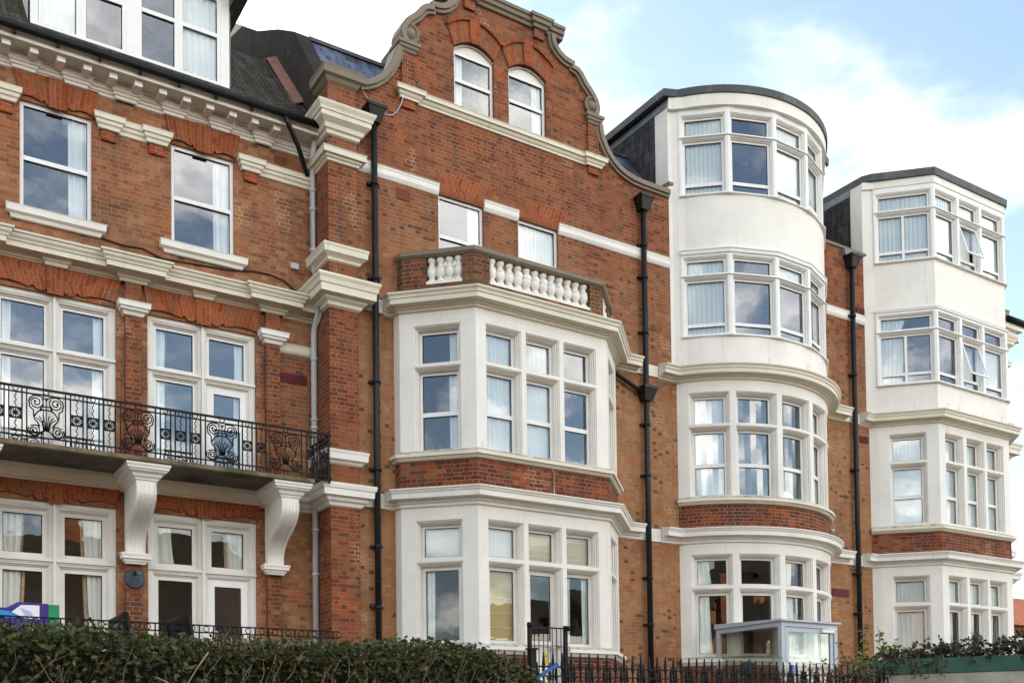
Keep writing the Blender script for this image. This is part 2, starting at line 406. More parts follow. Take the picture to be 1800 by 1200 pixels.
def curtain(parent, path, u0, u1, z0, z1, o, kind, seg=None, sg=None):
    if sg is None and isinstance(path, Path): sg = path.seg((u0 + u1) / 2)
    w = u1 - u0
    def sheet(a, b, ta, tb, mat, za=z0, zb=z1, fold=.018, name='curtain', oo=o):
        """from a..b at the top to ta..tb at the bottom"""
        mb = MB(); n = max(6, int(abs(b - a) / .022)); ph = random.random() * 6; rows = 4
        fr = random.uniform(.85, 1.2)
        pr = []
        for r in range(rows + 1):
            t = r / rows; e = t ** 1.6; line = []
            for i in range(n + 1):
                s = i / n; u = (a + (b - a) * s) * (1 - e) + (ta + (tb - ta) * s) * e
                wv = math.sin(ph + s * abs(b - a) * 62 * fr) + .5 * math.sin(2 * ph + s * abs(b - a) * 139)
                line.append(P3(path.at(u, -oo + fold * wv, sg), zb + (za - zb) * t))
            pr.append(line)
        for A, B in zip(pr, pr[1:]):
            for i in range(n): mb.face([B[i], B[i + 1], A[i + 1], A[i]], smooth=True)
        return mb.build(name, mat, parent)
    J = random.uniform(-.03, .03) * w
    if kind == 'full': sheet(u0, u1, u0, u1, M['net'])
    elif kind == 'l': sheet(u0, u0 + w * .28 + J, u0, u0 + w * .26 + J, M['net'])
    elif kind == 'r': sheet(u1 - w * .28 + J, u1, u1 - w * .27 + J, u1, M['net'])
    elif kind == 'lr':
        sheet(u0, u0 + w * .24 + J, u0, u0 + w * .22, M['net']); sheet(u1 - w * .24 - J, u1, u1 - w * .22, u1, M['net'])
    elif kind == 'dl':
        sheet(u0, u0 + w * .52, u0, u0 + w * .45, M['drape']); sheet(u0 + w * .49, u0 + w * .56, u0 + w * .42, u0 + w * .51, M['pattern'], oo=o + .03)
    elif kind == 'dl2':
        sheet(u0, u0 + w * .48, u0, u0 + w * .22, M['drape']); sheet(u0 + w * .45, u0 + w * .58, u0 + w * .18, u0 + w * .34, M['pattern'], oo=o + .03)
    elif kind == 'dr':
        sheet(u1 - w * .5, u1, u1 - w * .45, u1, M['drape']); sheet(u1 - w * .56, u1 - w * .47, u1 - w * .53, u1 - w * .42, M['pattern'], oo=o + .03)
    elif kind == 'dr2':
        sheet(u1 - w * .4, u1, u1 - w * .2, u1, M['drape']); sheet(u1 - w * .5, u1 - w * .38, u1 - w * .3, u1 - w * .17, M['pattern'], oo=o + .03)
    elif kind == 'dlt':
        sheet(u0, u0 + w * .4, u0, u0 + w * .5, M['drape'])
    elif kind == 'blind':
        q = sheet(u0, u1, u0, u1, M['blind'], fold=.001, name='blind')
        mb = MB()
        for k in range(1, 5):
            z = z0 + (z1 - z0) * k / 5
            pbox(mb, path, u0, u1, z - .004, z + .004, -o + .012, -o + .004, 1, sg)
        mb.build('blind_pleat', M['drape'], parent)
    elif kind == 'pale': sheet(u0, u1, u0, u1, M['blind_pale'], fold=.002, name='blind')
    elif kind == 'half': sheet(u0, u0 + w * .5, u0, u0 + w * .42, M['net'])

def window(parent, path, u0, u1, z0, z1, d, hb=(), vb=(), fw=.055, ft=.06, cur=None, seg=1, mat='frame', cz=None, sash=None, name='window', open_=None, gap=.085, sill=0., glass='glass', sg=None):
    """frame mesh with its panes and curtain as children; hb / vb are glazing bars (position, half width)"""
    if sg is None and isinstance(path, Path): sg = path.seg((u0 + u1) / 2)
    mb = MB(); o0, o1 = -d, -d - ft
    B = lambda a, b, c, e, p=o0, q=o1: pbox(mb, path, a, b, c, e, p, q, seg, sg)
    B(u0, u1, z0 + .0, z0 + fw); B(u0, u1, z1 - fw, z1)
    pbox(mb, path, u0, u0 + fw, z0 + fw, z1 - fw, o0, o1, 1, sg); pbox(mb, path, u1 - fw, u1, z0 + fw, z1 - fw, o0, o1, 1, sg)
    zs = [z0 + fw] + [q for h, hw in hb for q in (h - hw, h + hw)] + [z1 - fw]
    us = [u0 + fw] + [q for h, hw in vb for q in (h - hw, h + hw)] + [u1 - fw]
    for h, hw in hb: B(u0 + fw, u1 - fw, h - hw, h + hw, o0 + .004, o1)
    for h, hw in vb:
        for k in range(0, len(zs), 2): pbox(mb, path, h - hw, h + hw, zs[k], zs[k + 1], o0 + .003, o1, 1, sg)
    # dark gasket line round each light
    fr = mb.build(name, M[mat], parent)
    for i in range(0, len(us), 2):
        for j in range(0, len(zs), 2):
            pm = MB(); a, b, c, e = us[i], us[i + 1], zs[j], zs[j + 1]
            t = [random.uniform(-.003, .003) for _ in range(3)]; t.append(t[1] + t[2] - t[0])
            oo = o0 - .035
            for k in range(seg):
                ua, ub = a + (b - a) * k / seg, a + (b - a) * (k + 1) / seg
                A, Bq = path.at(ua, oo + t[0], sg), path.at(ub, oo + t[1], sg); A2, B2 = path.at(ua, oo + t[2], sg), path.at(ub, oo + t[3], sg)
                pm.face([P3(A, c), P3(Bq, c), P3(B2, e), P3(A2, e)])
            pm.build('pane', M['glass_old' if mat == 'timber' else glass], fr)
            gm = MB(); gq = .009
            for (ga, gb, gc, ge) in ((a, b, c, c + gq), (a, b, e - gq, e), (a, a + gq, c, e), (b - gq, b, c, e)):
                pbox(gm, path, ga, gb, gc, ge, o0 - .022, o0 - .034, seg, sg)
            gm.build('gasket', M['black'], fr)
    if cur: curtain(fr, path, u0 + fw * .6, u1 - fw * .6, (cz or z0) + fw * .6, z1 - fw * .5, d + gap, cur, seg, sg)
    return fr

# ------------------------------------------------------------------ the terrace
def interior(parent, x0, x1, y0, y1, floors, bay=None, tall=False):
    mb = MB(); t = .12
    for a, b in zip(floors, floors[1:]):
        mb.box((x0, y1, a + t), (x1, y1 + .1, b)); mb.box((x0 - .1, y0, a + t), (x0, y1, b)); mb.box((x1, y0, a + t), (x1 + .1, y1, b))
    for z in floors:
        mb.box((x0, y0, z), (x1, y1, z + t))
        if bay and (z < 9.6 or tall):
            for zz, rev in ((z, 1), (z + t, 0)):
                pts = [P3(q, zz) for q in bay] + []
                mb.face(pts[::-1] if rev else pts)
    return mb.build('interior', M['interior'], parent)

G_COR = [(0, 5.80), (.05, 5.82), (.05, 5.865), (.09, 5.88), (.10, 5.93), (.25, 5.935), (.255, 6.03), (.275, 6.035), (.285, 6.06), (.31, 6.085), (.31, 6.105), (.0, 6.16)]
F_COR = [(0, 9.38), (.05, 9.40), (.05, 9.43), (.10, 9.445), (.115, 9.475), (.25, 9.48), (.255, 9.565), (.275, 9.57), (.285, 9.61), (.32, 9.645), (.32, 9.67), (.0, 9.74)]
SILL = [(0, 6.655), (.05, 6.66), (.085, 6.70), (.085, 6.712), (.125, 6.716), (.125, 6.775), (.0, 6.845)]
SILLG = [(0, 3.13), (.05, 3.14), (.085, 3.19), (.085, 3.20), (.135, 3.205), (.135, 3.27), (.0, 3.335)]
RINGS = [(0., 0.), (0., .02), (.022, .028), (.022, .06), (.045, .075), (.045, .10), (.06, .11), (.06, .235)]

def bay_unit(root, path, lights, zr, mat, curt, gfwin='timber', seg=1, dz=0., name='bay_front', rings=RINGS, fw=.05):
    """lights: list of (u0,u1,seg index); zr: [(z0,z1,hb)] rows; one white shell with every light as a window"""
    holes = []; jobs = []
    for li, (a, b, sg) in enumerate(lights):
        for ri, (c, d, hb) in enumerate(zr):
            holes.append((a, b, c, d)); jobs.append((li, ri, a, b, c, d, hb, sg))
    return holes, jobs

# ---- pier builder (corner pilaster with its capitals)
CAP_A = [(0, 12.37), (.04, 12.39), (.05, 12.44), (.09, 12.46), (.11, 12.53), (.20, 12.60), (.205, 12.68), (.225, 12.685), (.235, 12.73), (.27, 12.79), (.28, 12.83), (0, 12.89)]
CAP_B = [(0, 11.90), (.03, 11.91), (.035, 11.94), (.07, 11.96), (.08, 11.99), (.13, 12.0), (.135, 12.085), (.15, 12.11), (0, 12.15)]
CAP_C = [(0, 10.10), (.04, 10.12), (.05, 10.16), (.09, 10.19), (.14, 10.22), (.145, 10.31), (.16, 10.34), (.16, 10.37), (0, 10.41)]
CAP_D = [(0, 9.28), (.05, 9.31), (.06, 9.36), (.12, 9.40), (.13, 9.43), (.25, 9.45), (.255, 9.58), (.275, 9.585), (.29, 9.66), (.32, 9.71), (.32, 9.75), (0, 9.82)]
CAP_E = [(0, 6.48), (.04, 6.50), (.07, 6.54), (.12, 6.56), (.125, 6.66), (.14, 6.70), (.14, 6.72), (0, 6.77)]
CAP_F = [(0, 5.73), (.04, 5.75), (.06, 5.80), (.11, 5.83), (.12, 5.88), (.20, 5.90), (.205, 6.01), (.225, 6.02), (.24, 6.08), (.24, 6.11), (0, 6.17)]
CAP_T = [(0, 13.33), (.03, 13.36), (.06, 13.42), (.11, 13.45), (.115, 13.55), (.13, 13.60), (.10, 13.63), (0, 13.66)]
def pier(root, x0, x1, yb):
    mb = MB(); pth = Path([(x0, yb), (x0, -.12), (x1, -.12), (x1, .0)])
    for a, b in ((2.0, 12.4), (12.86, 13.4)):
        wall_grid(mb, pth, a, b)
    mb.build('corner_pier', M['brick_red'], root)
    for pf, mt in ((CAP_A, 'stone'), (CAP_B, 'stone'), (CAP_C, 'stone'), (CAP_D, 'stone'), (CAP_E, 'white'), (CAP_F, 'white')):
        m2 = MB(); sweep(m2, pth, pf); m2.build('pier_capital', M[mt], root)
    m2 = MB(); p2 = Path([(x0, .45), (x0, -.12), (x1, -.12), (x1, .2)]); sweep(m2, p2, CAP_T)
    m2.face([(x0, -.12, 13.66), (x1, -.12, 13.66), (x1, .45, 13.66), (x0, .45, 13.66)]); m2.build('pier_cap', M['coping'], root)

# ================================================================= 1  left house
L = thing('terraced_house', 'buff brick house with a white dormer and black iron balcony, far left of terrace', 'house', 'houses of the brick terrace', (4, .6, 2))
def add(o): return o
class Root:
    pass
YL = .6
lp = Path([(-9., YL), (7.03, YL)]); LX = lambda x: x + 9.  # house runs on unseen at left, lengthened to block sun on the hedge
PAIRS = [(1.72, 3.58), (4.08, 5.93)]
holes = [(LX(2.14), LX(3.21), 10.06, 11.80), (LX(4.48), LX(5.56), 10.08, 11.80)]
for a, b in PAIRS: holes += [(LX(a), LX(b), 6.10, 8.78), (LX(a), LX(b), 2.45, 5.45)]
mb = MB(); wall_grid(mb, lp, 2.0, 12.45, holes, depth=.14); mb.build('wall', M['brick_tan'], L)
M['interior'], keep_ = plain('reflection toned plaster', (.30, .215, .14), .9, .25, 1.5), M['interior']  # lighter, warmer room colour stands in for brown reflections in these panes
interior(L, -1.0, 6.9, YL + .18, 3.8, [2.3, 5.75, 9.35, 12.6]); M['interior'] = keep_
# upper sash windows with their sills
for (a, b, z0), cu in zip(((2.14, 3.21, 10.06), (4.48, 5.56, 10.08)), ('r', 'r')):
    window(L, lp, LX(a), LX(b), z0, 11.80, .05, hb=[(10.90, .035)], fw=.06, cur=cu, name='sash_window')
    m2 = MB(); p2 = Path([(a - .1, YL), (a - .1, YL - .02), (b + .1, YL - .02), (b + .1, YL)])
    sweep(m2, p2, [(0, z0 - .21), (.03, z0 - .20), (.05, z0 - .15), (.10, z0 - .12), (.105, z0 - .03), (.115, z0 - .01), (0, z0 + .01)])
    m2.build('window_sill', M['timber'], L)
# paired mullioned windows, first floor and ground floor
SR = [(0., 0.), (0., .012), (.03, .02), (.03, .05), (.055, .06), (.055, .11)]
cur_ff = {0: ('l', 'r', 'l', 'r'), 1: ('l', 'r', 'l', 'r')}
cur_gf = {0: ('dl', 'dr', 'dl2', 'dr2'), 1: ('dlt', 'dr', None, None)}
for pi, (a, b) in enumerate(PAIRS):
    mid = (a + b) / 2
    sp = Path([(a, YL + .05), (b, YL + .05)])
    for fl, (zb, zt, tr) in enumerate(((6.10, 8.78, 7.88), (2.45, 5.45, 4.52))):
        w = b - a
        hs = [(.07, w / 2 - .04, tr + .045, zt - .07), (w / 2 + .04, w - .07, tr + .045, zt - .07), (.07, w / 2 - .04, zb + .04, tr - .045), (w / 2 + .04, w - .07, zb + .04, tr - .045)]
        m2 = MB(); wall_grid(m2, sp, zb, zt, hs, SR)
        # mullion and transom mouldings
        m2.box((mid - .022, YL + .012, zb), (mid + .022, YL + .049, zt)); m2.box((a, YL + .016, tr - .018), (mid - .024, YL + .049, tr + .02)); m2.box((mid + .024, YL + .016, tr - .018), (b, YL + .049, tr + .02))
        m2.build('window_surround', M['timber'], L)
        for k, h in enumerate(hs):
            u0, u1, c, d = h; u0 += .055; u1 -= .055; d -= .055
            cu = (cur_ff if fl == 0 else cur_gf)[pi][k]
            if k == 3 and (fl == 0 or pi == 1) and pi == 1:
                dr = window(L, sp, u0, u1, c, d, .075, hb=[(c + 1.0, .09)] if fl == 0 else [], fw=.12, ft=.07, cur='r' if fl == 0 else None, name='balcony_door' if fl == 0 else 'garden_door')
                hm = MB(); hm.tube([(a + u0 + .05, YL + .09, c + 1.02), (a + u0 + .05, YL + .06, c + 1.02), (a + u0 + .16, YL + .055, c + 1.02)], .014); hm.build('door_handle', M['alu'], dr)
            else:
                window(L, sp, u0, u1, c, d, .085, fw=.045 if fl == 0 else .07, ft=.06, mat='frame' if fl == 0 else 'timber', cur=cu)
# pilaster strips with caps, between and beside the pairs
for a, b, full in ((1.32, 1.57, 1), (3.71, 3.96, 1), (6.09, 6.34, 1)):
    m2 = MB(); wall_grid(m2, Path([(a, YL), (a, YL - .1), (b, YL - .1), (b, YL)]), 2.0, 9.3); m2.build('pilaster', M['brick_red'], L)
    m2 = MB(); sweep(m2, Path([(a, YL), (a, YL - .1), (b, YL - .1), (b, YL)]), [(0, 8.64), (.03, 8.65), (.05, 8.70), (.09, 8.72), (.10, 8.76), (.125, 8.765), (.13, 8.83), (.14, 8.855), (0, 8.88)]); m2.build('pilaster_cap', M['white'], L)
m2 = MB(); sweep(m2, Path([(6.345, YL), (7.03, YL)]), [(0, 8.56), (.03, 8.58), (.05, 8.62), (.055, 8.70), (.07, 8.74), (0, 8.77)]); m2.build('string_course', M['stone'], L)
# head-height string course with stepped blocks over small orange stubs
def stepped(x0, x1, blocks, y, st):
    p = [(x0, y)]
    for a, b in blocks:
        p += [(a, y), (a, y - st), (b, y - st), (b, y)]
    if p[-1][0] < x1 - .01: p.append((x1, y))
    if abs(p[0][0] - p[1][0]) < .01: p = p[1:]
    return Path(p)
STR = [(0, 11.66), (.03, 11.67), (.04, 11.72), (.065, 11.74), (.075, 11.79), (.10, 11.80), (.105, 11.86), (.115, 11.885), (0, 11.91)]
for x0, x1, bl in ((-9., 2.05, [(1.78, 2.05)]), (3.30, 4.40, [(3.33, 3.60), (4.09, 4.37)]), (5.70, 7.03, [(5.71, 5.98)])):
    m2 = MB(); sweep(m2, stepped(x0, x1, bl, YL, .06), STR); m2.build('string_course', M['stone'], L)
    for a, b in bl:
        m2 = MB(); wall_grid(m2, Path([(a + .02, YL), (a + .02, YL - .05), (b - .02, YL - .05), (b - .02, YL)]), 11.50, 11.665)
        m2.face([(a + .02, YL, 11.5), (b - .02, YL, 11.5), (b - .02, YL - .05, 11.5), (a + .02, YL - .05, 11.5)]); m2.build('brick_corbel', M['brick_stub'], L)
# gauged brick lintels with a cusped lower edge
def prism(mb, pts, y0, y1, uvf=None):
    """closed outline in (x,z), extruded from y0 (front) to y1"""
    n = len(pts)
    for tri in geometry.tessellate_polygon([[Vector((x, z, 0)) for x, z in pts]]):
        q = [pts[i] for i in tri]
        ar = sum(q[i][0] * q[(i + 1) % 3][1] - q[(i + 1) % 3][0] * q[i][1] for i in range(3))
        if ar < 0: q = q[::-1]
        mb.face([(x, y0, z) for x, z in q], [uvf(x, z) if uvf else (x, z) for x, z in q])
    A = sum(pts[i][0] * pts[(i + 1) % n][1] - pts[(i + 1) % n][0] * pts[i][1] for i in range(n))
    for i in range(n):
        a, b = pts[i], pts[(i + 1) % n]
        if A < 0: a, b = b, a
        mb.face([(a[0], y0, a[1]), (a[0], y1, a[1]), (b[0], y1, b[1]), (b[0], y0, b[1])])
def cusped(a, b, z0, zt, fan=.1, cusp=.06):
    m = (a + b) / 2; w = b - a
    low = [(0, .055), (.06, .075), (.14, .085), (.22, .07), (.29, .035), (.315, .07), (.33, .07), (.355, .02), (.39, .005), (.42, .03), (.43, .055), (.44, .0), (.56, .0), (.57, .055), (.58, .03), (.61, .005), (.645, .02), (.67, .07), (.685, .07), (.71, .035), (.78, .07), (.86, .085), (.94, .075), (1, .055)]
    low = [(0, .0)] + low + [(1, .0)]
    p = [(a + w * s, z0 + h * cusp / .06) for s, h in low]
    return p + [(b + fan, zt), (m + .14, zt), (m - .14, zt), (a - fan, zt)]
for (a, b, z0, zt, fan) in ((2.14, 3.21, 11.79, 12.26, .10), (4.48, 5.56, 11.79, 12.26, .10), (1.72, 3.58, 8.78, 9.22, .07), (4.08, 5.93, 8.78, 9.22, .07), (1.72, 3.58, 5.45, 5.75, .05), (4.08, 5.93, 5.45, 5.75, .05)):
    m2 = MB(); md = (a + b) / 2
    fanuv = lambda x, z, md=md, z0=z0: (md + (x - md) * (1 - .28 * (z - z0)), z)
    prism(m2, cusped(a, b, z0, zt, fan), YL - .045, YL + .03, fanuv)
    ln = m2.build('lintel', M['brick_orange'], L)
    m3 = MB(); prism(m3, [(md - .12, z0 - .02), (md + .12, z0 - .02), (md + .135, zt - .002), (md - .135, zt - .002)], YL - .065, YL - .0455, fanuv); m3.build('keystone', M['brick_orange'], ln)
# dentil cornice, gutter
br = [(2.56, 2.84), (3.31, 3.59), (4.10, 4.37), (4.89, 5.17), (5.68, 5.96)]
m2 = MB(); inv = [( -9., 2.06)] 
sweep(m2, stepped(-9., 7.03, [(2.05, 2.33), (2.82, 3.10), (3.59, 3.87), (4.37, 4.65), (5.17, 5.43), (5.95, 6.2)], YL, .05), [(0, 12.23), (.03, 12.24), (.035, 12.28), (.06, 12.29), (.065, 12.325), (.09, 12.335), (.095, 12.37), (.12, 12.40), (0, 12.41)])
m2.build('cornice_moulding', M['cream'], L)
m2 = MB(); sweep(m2, Path([(-9., YL), (7.03, YL)]), [(0, 12.41), (.13, 12.412), (.13, 12.47), (.43, 12.49), (.43, 12.455), (.47, 12.45), (.475, 12.545), (.5, 12.55), (0, 12.62)]); m2.build('cornice', M['cream'], L)
for k in range(-2, 12):
    x = 1.905 + .392 * k; m2 = MB(); m2.box((x - .062, .215, 12.365), (x + .062, .47, 12.466)); m2.box((x - .075, .20, 12.467), (x + .075, .47, 12.49)); m2.build('dentil', M['white'], L)
m2 = MB(); m2.tube([(-9., .03, 12.585), (6.95, .03, 12.585)], .062, 12); 
for k in range(9): x = 2.0 + k * .62; m2.box((x - .02, .035, 12.48), (x + .02, .10, 12.56))
m2.build('gutter', M['black'], L)
m2 = MB(); m2.tube([(6.3, .03, 12.55), (6.36, .04, 12.42), (6.62, .25, 12.2), (6.80, .42, 11.97), (6.88, .50, 11.88)], .045, 10); m2.build('gutter_outlet', M['pipe'], L)
# cornice above first floor, stepping forward over the pilasters
m2 = MB(); sweep(m2, stepped(-9., 7.03, [(1.25, 1.64), (3.64, 4.03), (6.02, 6.41)], YL, .10), [(0, 9.20), (.02, 9.21), (.03, 9.245), (.06, 9.25), (.07, 9.29), (.10, 9.30), (.27, 9.305), (.275, 9.385), (.295, 9.39), (.305, 9.42), (.335, 9.45), (.345, 9.49), (.37, 9.50), (.375, 9.53), (0, 9.60)])
m2.build('cornice', M['stone'], L)
for a, b in ((2.52, 2.80), (4.86, 5.14)):
    m2 = MB(); sweep(m2, Path([(a, YL), (a, YL - .08), (b, YL - .08), (b, YL)]), [(0, 9.195), (.02, 9.205), (.035, 9.25), (.06, 9.26), (.075, 9.303)]); m2.build('cornice_block', M['stone'], L)
# cornice under balcony
m2 = MB(); sweep(m2, Path([(-9., YL), (7.03, YL)]), [(0, 5.72), (.03, 5.73), (.04, 5.78), (.08, 5.80), (.09, 5.86), (.16, 5.90), (.18, 5.985)]); m2.build('cornice', M['stone'], L)
# balcony slab
BY = -.40
m2 = MB(); m2.box((-9., BY - .15, 5.99), (6.56, YL - .002, 6.055)); sl = m2.build('balcony_slab', M['moss_slab'], L)
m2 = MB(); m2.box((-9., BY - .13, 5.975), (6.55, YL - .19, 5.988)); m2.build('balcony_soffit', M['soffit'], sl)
# consoles
def console(xc):
    prof = []      # S-curve front, (y,z) from bottom to top
    for t in range(33):
        s = t / 32; z = 4.70 + s * 1.03
        y = .40 - .74 * (1 / (1 + math.exp(-(s - .48) * 11)))
        y += -.035 * math.exp(-((s - .80) / .12) ** 2) + .02 * math.exp(-((s - .14) / .1) ** 2)
        prof.append((y, z))
    mb = MB(); hw = .155
    pts = prof + [(YL - .1, 5.73), (YL - .1, 4.70)]
    for sx in (-1, 1):
        x = xc + sx * hw
        for t in range(len(prof) - 1):
            q = [(x, prof[t][0], prof[t][1]), (x, prof[t + 1][0], prof[t + 1][1]), (x, YL - .1, prof[t + 1][1]), (x, YL - .1, prof[t][1])]
            mb.face(q if sx > 0 else q[::-1])
    fl = [(-hw, 0), (-.105, 0), (-.10, .012), (-.075, .012), (-.07, 0), (-.05, 0), (-.045, .012), (-.02, .012), (-.015, 0), (.015, 0), (.02, .012), (.045, .012), (.05, 0), (.07, 0), (.075, .012), (.10, .012), (.105, 0), (hw, 0)]
    for t in range(len(prof) - 1):
        k0 = 0 if t < 2 or t > 29 else 1; k1 = 0 if t + 1 < 2 or t + 1 > 29 else 1
        for (a, da), (b, db) in zip(fl, fl[1:]):
            mb.face([(xc + a, prof[t][0] + da * k0, prof[t][1]), (xc + b, prof[t][0] + db * k0, prof[t][1]), (xc + b, prof[t + 1][0] + db * k1, prof[t + 1][1]), (xc + a, prof[t + 1][0] + da * k1, prof[t + 1][1])], smooth=True)
    c = mb.build('console', M['white'], L)
    m2 = MB(); p = Path([(xc - hw, YL - .1), (xc - hw, -.34), (xc + hw, -.34), (xc + hw, YL - .1)])
    sweep(m2, p, [(0, 5.73), (.02, 5.74), (.03, 5.77), (.06, 5.79), (.075, 5.83), (.13, 5.86), (.14, 5.885), (.16, 5.89), (.165, 5.93), (.18, 5.935), (.185, 5.974), (-.05, 5.974)]); m2.build('console_top', M['white'], c)
    m2 = MB(); p = Path([(xc - hw, YL - .1), (xc - hw, .40), (xc + hw, .40), (xc + hw, YL - .1)])
    sweep(m2, p, [(-.05, 4.53), (.0, 4.532), (.01, 4.56), (.03, 4.57), (.035, 4.60), (.07, 4.61), (.075, 4.66), (.085, 4.67), (.085, 4.70), (-.05, 4.705)]); m2.build('console_base', M['white'], c)
for xc in (1.45, 3.84, 6.20): console(xc)
# iron balcony railing
RZ0, RZ1 = 6.06, 6.91
rl = MB()
for z, r in ((RZ1 - .012, .016), (6.815, .010), (6.175, .010), (6.085, .010)):
    rl.box((-9., BY - r, z - r), (6.90, BY + r, z + r)); 
for z, r in ((RZ1 - .012, .016), (6.815, .010), (6.085, .010)):
    rl.box((6.90 - r, BY, z - r), (6.90 + r, .45, z + r))
rail = rl.build('balcony_railing', M['black'], L)
WIDE = [(.79, 1.32), (2.114, 2.647), (3.439, 3.964), (4.751, 5.293), (5.824, 6.384)]
NARR = [(-.5, -.325), (-.26, -.085), (-.02, .155), (.22, .395), (.48, .655), (1.40, 1.575), (1.637, 1.812), (1.874, 2.05), (2.718, 2.896), (2.953, 3.125), (3.195, 3.361), (4.04, 4.201), (4.272, 4.442), (4.505, 4.673), (5.36, 5.523), (5.6, 5.756), (6.476, 6.61), (6.672, 6.87)]
def ring(mb, x, z, r, t, n=12, y=BY):
    mb.tube([(x + r * math.cos(2 * PI * k / n), y, z + r * math.sin(2 * PI * k / n)) for k in range(n + 1)], t, 5, False)
def spiral(mb, x, z, r, a0, turns, sx, t=.0105, y=BY):
    pts = []
    for k in range(22):
        s = k / 21; a = a0 + turns * 2 * PI * s; rr = r * (1 - .78 * s)
        pts.append((x + sx * rr * math.cos(a), y, z + rr * math.sin(a)))
    mb.tube(pts, t, 5); mb.lathe((pts[-1][0], y - .012, pts[-1][2]), [(0, 0), (.018, 0), (.018, -.024), (0, -.024)], 8, 'y')
def bars(mb, a, b):
    for x in (a, b): mb.box((x - .009, BY - .011, RZ0), (x + .009, BY + .011, RZ1 - .028))
for a, b in NARR:
    p = MB(); bars(p, a, b); m = (a + b) / 2
    ring(p, m, 6.862, .036, .007); ring(p, m, 6.13, .036, .007)
    for z0, z1 in ((6.19, 6.42), (6.58, 6.81)):
        p.tube([(m + .012 * math.sin(k / 16 * 2 * PI * 2.5), BY, z0 + (z1 - z0) * k / 16) for k in range(17)], .008, 5)
    for z in (6.422, 6.578): p.box((a + .01, BY - .008, z - .007), (b - .01, BY + .008, z + .007))
    for sx in (-1, 1):
        for sz in (-1, 1): p.face([(m + sx * .08, BY, 6.5 + sz * .072), (m + sx * .08, BY, 6.5 + sz * .02), (m + sx * .02, BY, 6.5 + sz * .072)]); p.face([(m + sx * .08, BY + .002, 6.5 + sz * .072), (m + sx * .02, BY + .002, 6.5 + sz * .072), (m + sx * .08, BY + .002, 6.5 + sz * .02)])
    for k in range(12):
        an = 2 * PI * k / 12
        p.tube([(m + .02 * math.cos(an), BY, 6.5 + .02 * math.sin(an)), (m + .072 * math.cos(an), BY, 6.5 + .072 * math.sin(an))], .006, 4, r1=.009)
    ring(p, m, 6.5, .073, .006); p.lathe((m, BY - .015, 6.5), [(0, 0), (.024, 0), (.024, -.03), (0, -.03)], 10, 'y')
    p.build('rosette_panel', M['black'], rail)
for a, b in WIDE:
    p = MB(); bars(p, a, b); m = (a + b) / 2; k_ = (b - a) / .53
    ring(p, m, 6.862, .04, .008); ring(p, m, 6.13, .04, .008)
    for sx in (-1, 1):
        X = lambda q: m + sx * q * k_
        spiral(p, m + sx * .135 * k_, 6.70, .10, 2.4, 1.7, sx)            # upper scroll
        p.tube([(X(.235), BY, 6.70), (X(.225), BY, 6.62), (X(.175), BY, 6.575), (X(.17), BY, 6.47)], .0115, 5)
        p.tube([(X(.135), BY, 6.80), (X(.18), BY, 6.79), (X(.22), BY, 6.75), (X(.235), BY, 6.70)], .0115, 5)
        p.tube([(X(.0), BY, 6.735), (X(.02), BY, 6.77), (X(.06), BY, 6.79), (X(.135), BY, 6.80)], .0095, 5)
        p.tube([(X(.06), BY, 6.66), (X(.07), BY, 6.61), (X(.08), BY, 6.585)], .014, 5)
        # palmette outline and lower scroll
        p.tube([(X(.0), BY, 6.598), (X(.06), BY, 6.592), (X(.11), BY, 6.565), (X(.15), BY, 6.51), (X(.165), BY, 6.45), (X(.12), BY, 6.40), (X(.085), BY, 6.34)], .0115, 5)
        spiral(p, m + sx * .165 * k_, 6.27, .083, 2.2, 1.7, sx)
        p.tube([(X(.085), BY, 6.34), (X(.11), BY, 6.355), (X(.165), BY, 6.353), (X(.215), BY, 6.335)], .0105, 5)
        p.tube([(X(.25), BY, 6.27), (X(.235), BY, 6.215), (X(.17), BY, 6.187), (X(.11), BY, 6.20), (X(.085), BY, 6.24), (X(.05), BY, 6.275), (X(0), BY, 6.285)], .0105, 5)
        p.tube([(X(.235), BY, 6.32), (X(.25), BY, 6.27)], .0105, 5)
        for q, e in ((.035, .05), (.075, .10), (.105, .15)):
            p.tube([(X(q * .35), BY, 6.29), (X(q * .55), BY, 6.40), (X(q), BY, 6.50 - e * .35), (X(q * 1.35), BY, 6.545 - e * .55)], .0085, 5)
        p.tube([(X(0), BY, 6.645), (X(.07), BY, 6.645)], .010, 5)
    p.tube([(m, BY, 6.29), (m, BY, 6.78)], .0085, 5)
    p.build('scroll_panel', M['black'], rail)
p = MB()
for y in (-.36, -.18, .0, .2, .4):
    p.box((6.89, y - .009, RZ0), (6.91, y + .009, RZ1 - .028))
    p.tube([(6.9, y + .08 + .012 * math.sin(k), 6.1 + .045 * k) for k in range(17)], .008, 4); ring(p, 6.9, 6.13, .03, .006)
p.build('end_panel', M['black'], rail)
# downpipe in the corner
m2 = MB(); m2.tube([(6.965, .46, 2.0), (6.965, .46, 8.95), (6.965, .40, 9.1), (6.965, .20, 9.25), (6.965, .17, 9.7), (6.965, .30, 9.86), (6.965, .42, 9.98), (6.965, .46, 10.1), (6.965, .46, 12.2), (6.95, .3, 12.45)], .056, 12)
for z in (3.4, 4.6, 5.4, 7.25, 7.4, 8.5, 10.5, 11.25, 11.6): m2.tube([(6.965, .46, z - .025), (6.965, .46, z + .025)], .068, 12)
m2.build('downpipe', M['greypipe'], L)
